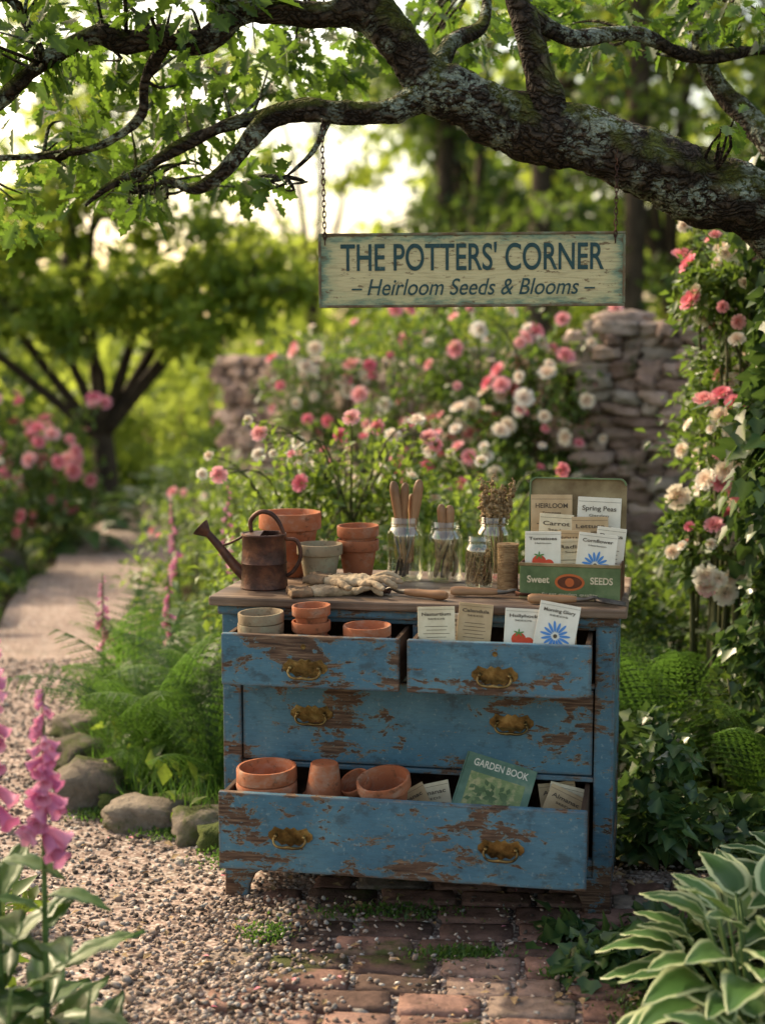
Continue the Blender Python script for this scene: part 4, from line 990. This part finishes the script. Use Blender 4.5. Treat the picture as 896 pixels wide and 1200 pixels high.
n=600; X=rng.uniform(-.3,.8,n); Y=rng.uniform(2.7,4.0,n); b.scatter(st[1],np.stack([X,Y,np.full(n,.0235)],1),framesZ(rng.normal(size=(n,3))*.3+[0,0,1],.003+.006*rng.random(n)),0)
b.build('gravel',['pebble'])
b=MB(); ya=math.radians(-4); c_,s_=math.cos(ya),math.sin(ya); k=0
for r in range(16):
    yy=2.45+r*.112; xx=-.42+(r%2)*.11+rng.uniform(-.06,.08)
    while xx<1.05:
        l=rng.choice([.20,.20,.21,.11,.16]); 
        mx=xx+l/2; px=c_*mx-s_*(yy-3.3); py=3.3+s_*mx+c_*(yy-3.3)
        if px>-.36+.05*math.sin(r*2.3) :
            t=rng.normal(size=2)*.016; ra=ya+rng.normal()*.03; lx=l*.485; ly=.050+rng.uniform(-.004,.002)
            A=np.array([[math.cos(ra)*lx,math.sin(ra)*lx,t[0]*lx],[-math.sin(ra)*ly,math.cos(ra)*ly,t[1]*ly],[0,0,.03]])
            b.scatter(rbs[k%5],[(px,py+rng.uniform(-.004,.004),-.009+rng.uniform(-.007,.003))],A[None]); k+=1
        xx+=l+.010
b.build('brick_paving',['brick'])
def rock(loc,s,rz,name='edging_stone',mat='rock'):
    t=jitter(rbox(6,4),.28,rng.uniform(0,50)); b=MB(); A=np.array([[math.cos(rz)*s[0],math.sin(rz)*s[0],0],[-math.sin(rz)*s[1],math.cos(rz)*s[1],0],[0,0,s[2]]]); b.scatter(t,[loc],A[None]); return b.build(name,[mat])
for x,y,sx,sy,sz,rz in [(-.98,4.88,.11,.09,.10,.2),(-.76,4.66,.13,.08,.060,-.1),(-.57,4.56,.09,.08,.06,.3),(-1.12,5.35,.10,.10,.07,.8),(-1.2,5.8,.1,.09,.06,1.0),(-2.0,5.6,.1,.1,.06,.5),(-2.15,6.6,.13,.1,.07,.9),(-2.3,7.6,.12,.1,.08,.2),(-2.45,8.7,.14,.12,.08,.4),(-2.55,10,.13,.12,.1,.4)]:
    rock((x,y,sz*.55),(sx,sy,sz),rz)
for x,y,sx,sy in [(-.66,4.76,.16,.08),(-.50,4.50,.07,.09),(-.86,4.82,.08,.07)]:
    rock((x,y,.015),(sx,sy,.055),0,'moss_patch','moss')
b=MB(); n=5200; cen=np.array([(.20,3.62,.09,.035),(.45,3.5,.05,.02),(-.30,3.75,.05,.05),(-.62,4.55,.12,.05),(-.45,4.35,.07,.09),(.0,3.9,.2,.05),(.62,3.3,.08,.1),(-.9,4.75,.1,.05)])
ci=rng.integers(0,len(cen),n); P=np.stack([cen[ci,0]+rng.normal(size=n)*cen[ci,2]*.6,cen[ci,1]+rng.normal(size=n)*cen[ci,3]*.6,.012+.010*rng.random(n)],1)
b.scatter(leafS,P,frames(rng.normal(size=(n,3))*.6+[0,0,1],rng.normal(size=(n,3)),.008+.010*rng.random(n)),0); b.build('moss_tufts',['fern'])
n=230; X=rng.uniform(-1.1,1.0,n); Y=rng.uniform(2.8,4.6,n)
b=MB(); b.scatter(leafS,np.stack([X,Y,np.full(n,.026)],1),frames(rng.normal(size=(n,3))*[1,1,.15],np.array([[0,0,1.]])+rng.normal(size=(n,3))*.2,.018+.02*rng.random(n)),0); 
n=60; X=rng.uniform(-1.1,1.0,n); Y=rng.uniform(2.8,4.6,n)
b.scatter(leafS,np.stack([X,Y,np.full(n,.026)],1),frames(rng.normal(size=(n,3))*[1,1,.15],np.array([[0,0,1.]]),.014+.01*rng.random(n)),1); b.build('fallen_leaves',['seed','pink'])
# ------------------------------------------------------------------ light, world, camera
az=math.radians(-52); el=math.radians(36)
sv=Vector((math.sin(az)*math.cos(el),math.cos(az)*math.cos(el),math.sin(el)))
sl=bpy.data.lights.new('sun','SUN'); sl.energy=5.0; sl.angle=math.radians(.6); sl.color=(1,.86,.60)
so=bpy.data.objects.new('sun',sl); so.rotation_euler=(-sv).to_track_quat('-Z','Y').to_euler(); so.location=sv*30; col.objects.link(so)
w=bpy.data.worlds.new('World'); scene.world=w; w.use_nodes=True; nt=w.node_tree
sky=nt.nodes.new('ShaderNodeTexSky'); sky.sky_type='NISHITA'; sky.sun_disc=False; sky.sun_elevation=el; sky.sun_rotation=az%(2*pi); sky.dust_density=3.0; sky.air_density=1.0
bgn=nt.nodes['Background']; nt.links.new(mix(nt,1.0,sky.outputs[0],(1.0,.84,.64,1),'MULTIPLY'),bgn.inputs[0]); bgn.inputs[1].default_value=.48
cam=bpy.data.cameras.new('camera'); co=bpy.data.objects.new('camera',cam); col.objects.link(co); scene.camera=co
co.location=(0,0,1.555); co.rotation_euler=(pi/2-math.radians(6.52),0,0)
cam.sensor_fit='VERTICAL'; cam.sensor_height=36; cam.sensor_width=24; cam.lens=52.5; cam.clip_end=2000; cam.clip_start=.05
cam.dof.use_dof=True; cam.dof.focus_distance=4.05; cam.dof.aperture_fstop=1.8
scene.view_settings.view_transform='Standard'; scene.view_settings.look='None'; scene.view_settings.exposure=0
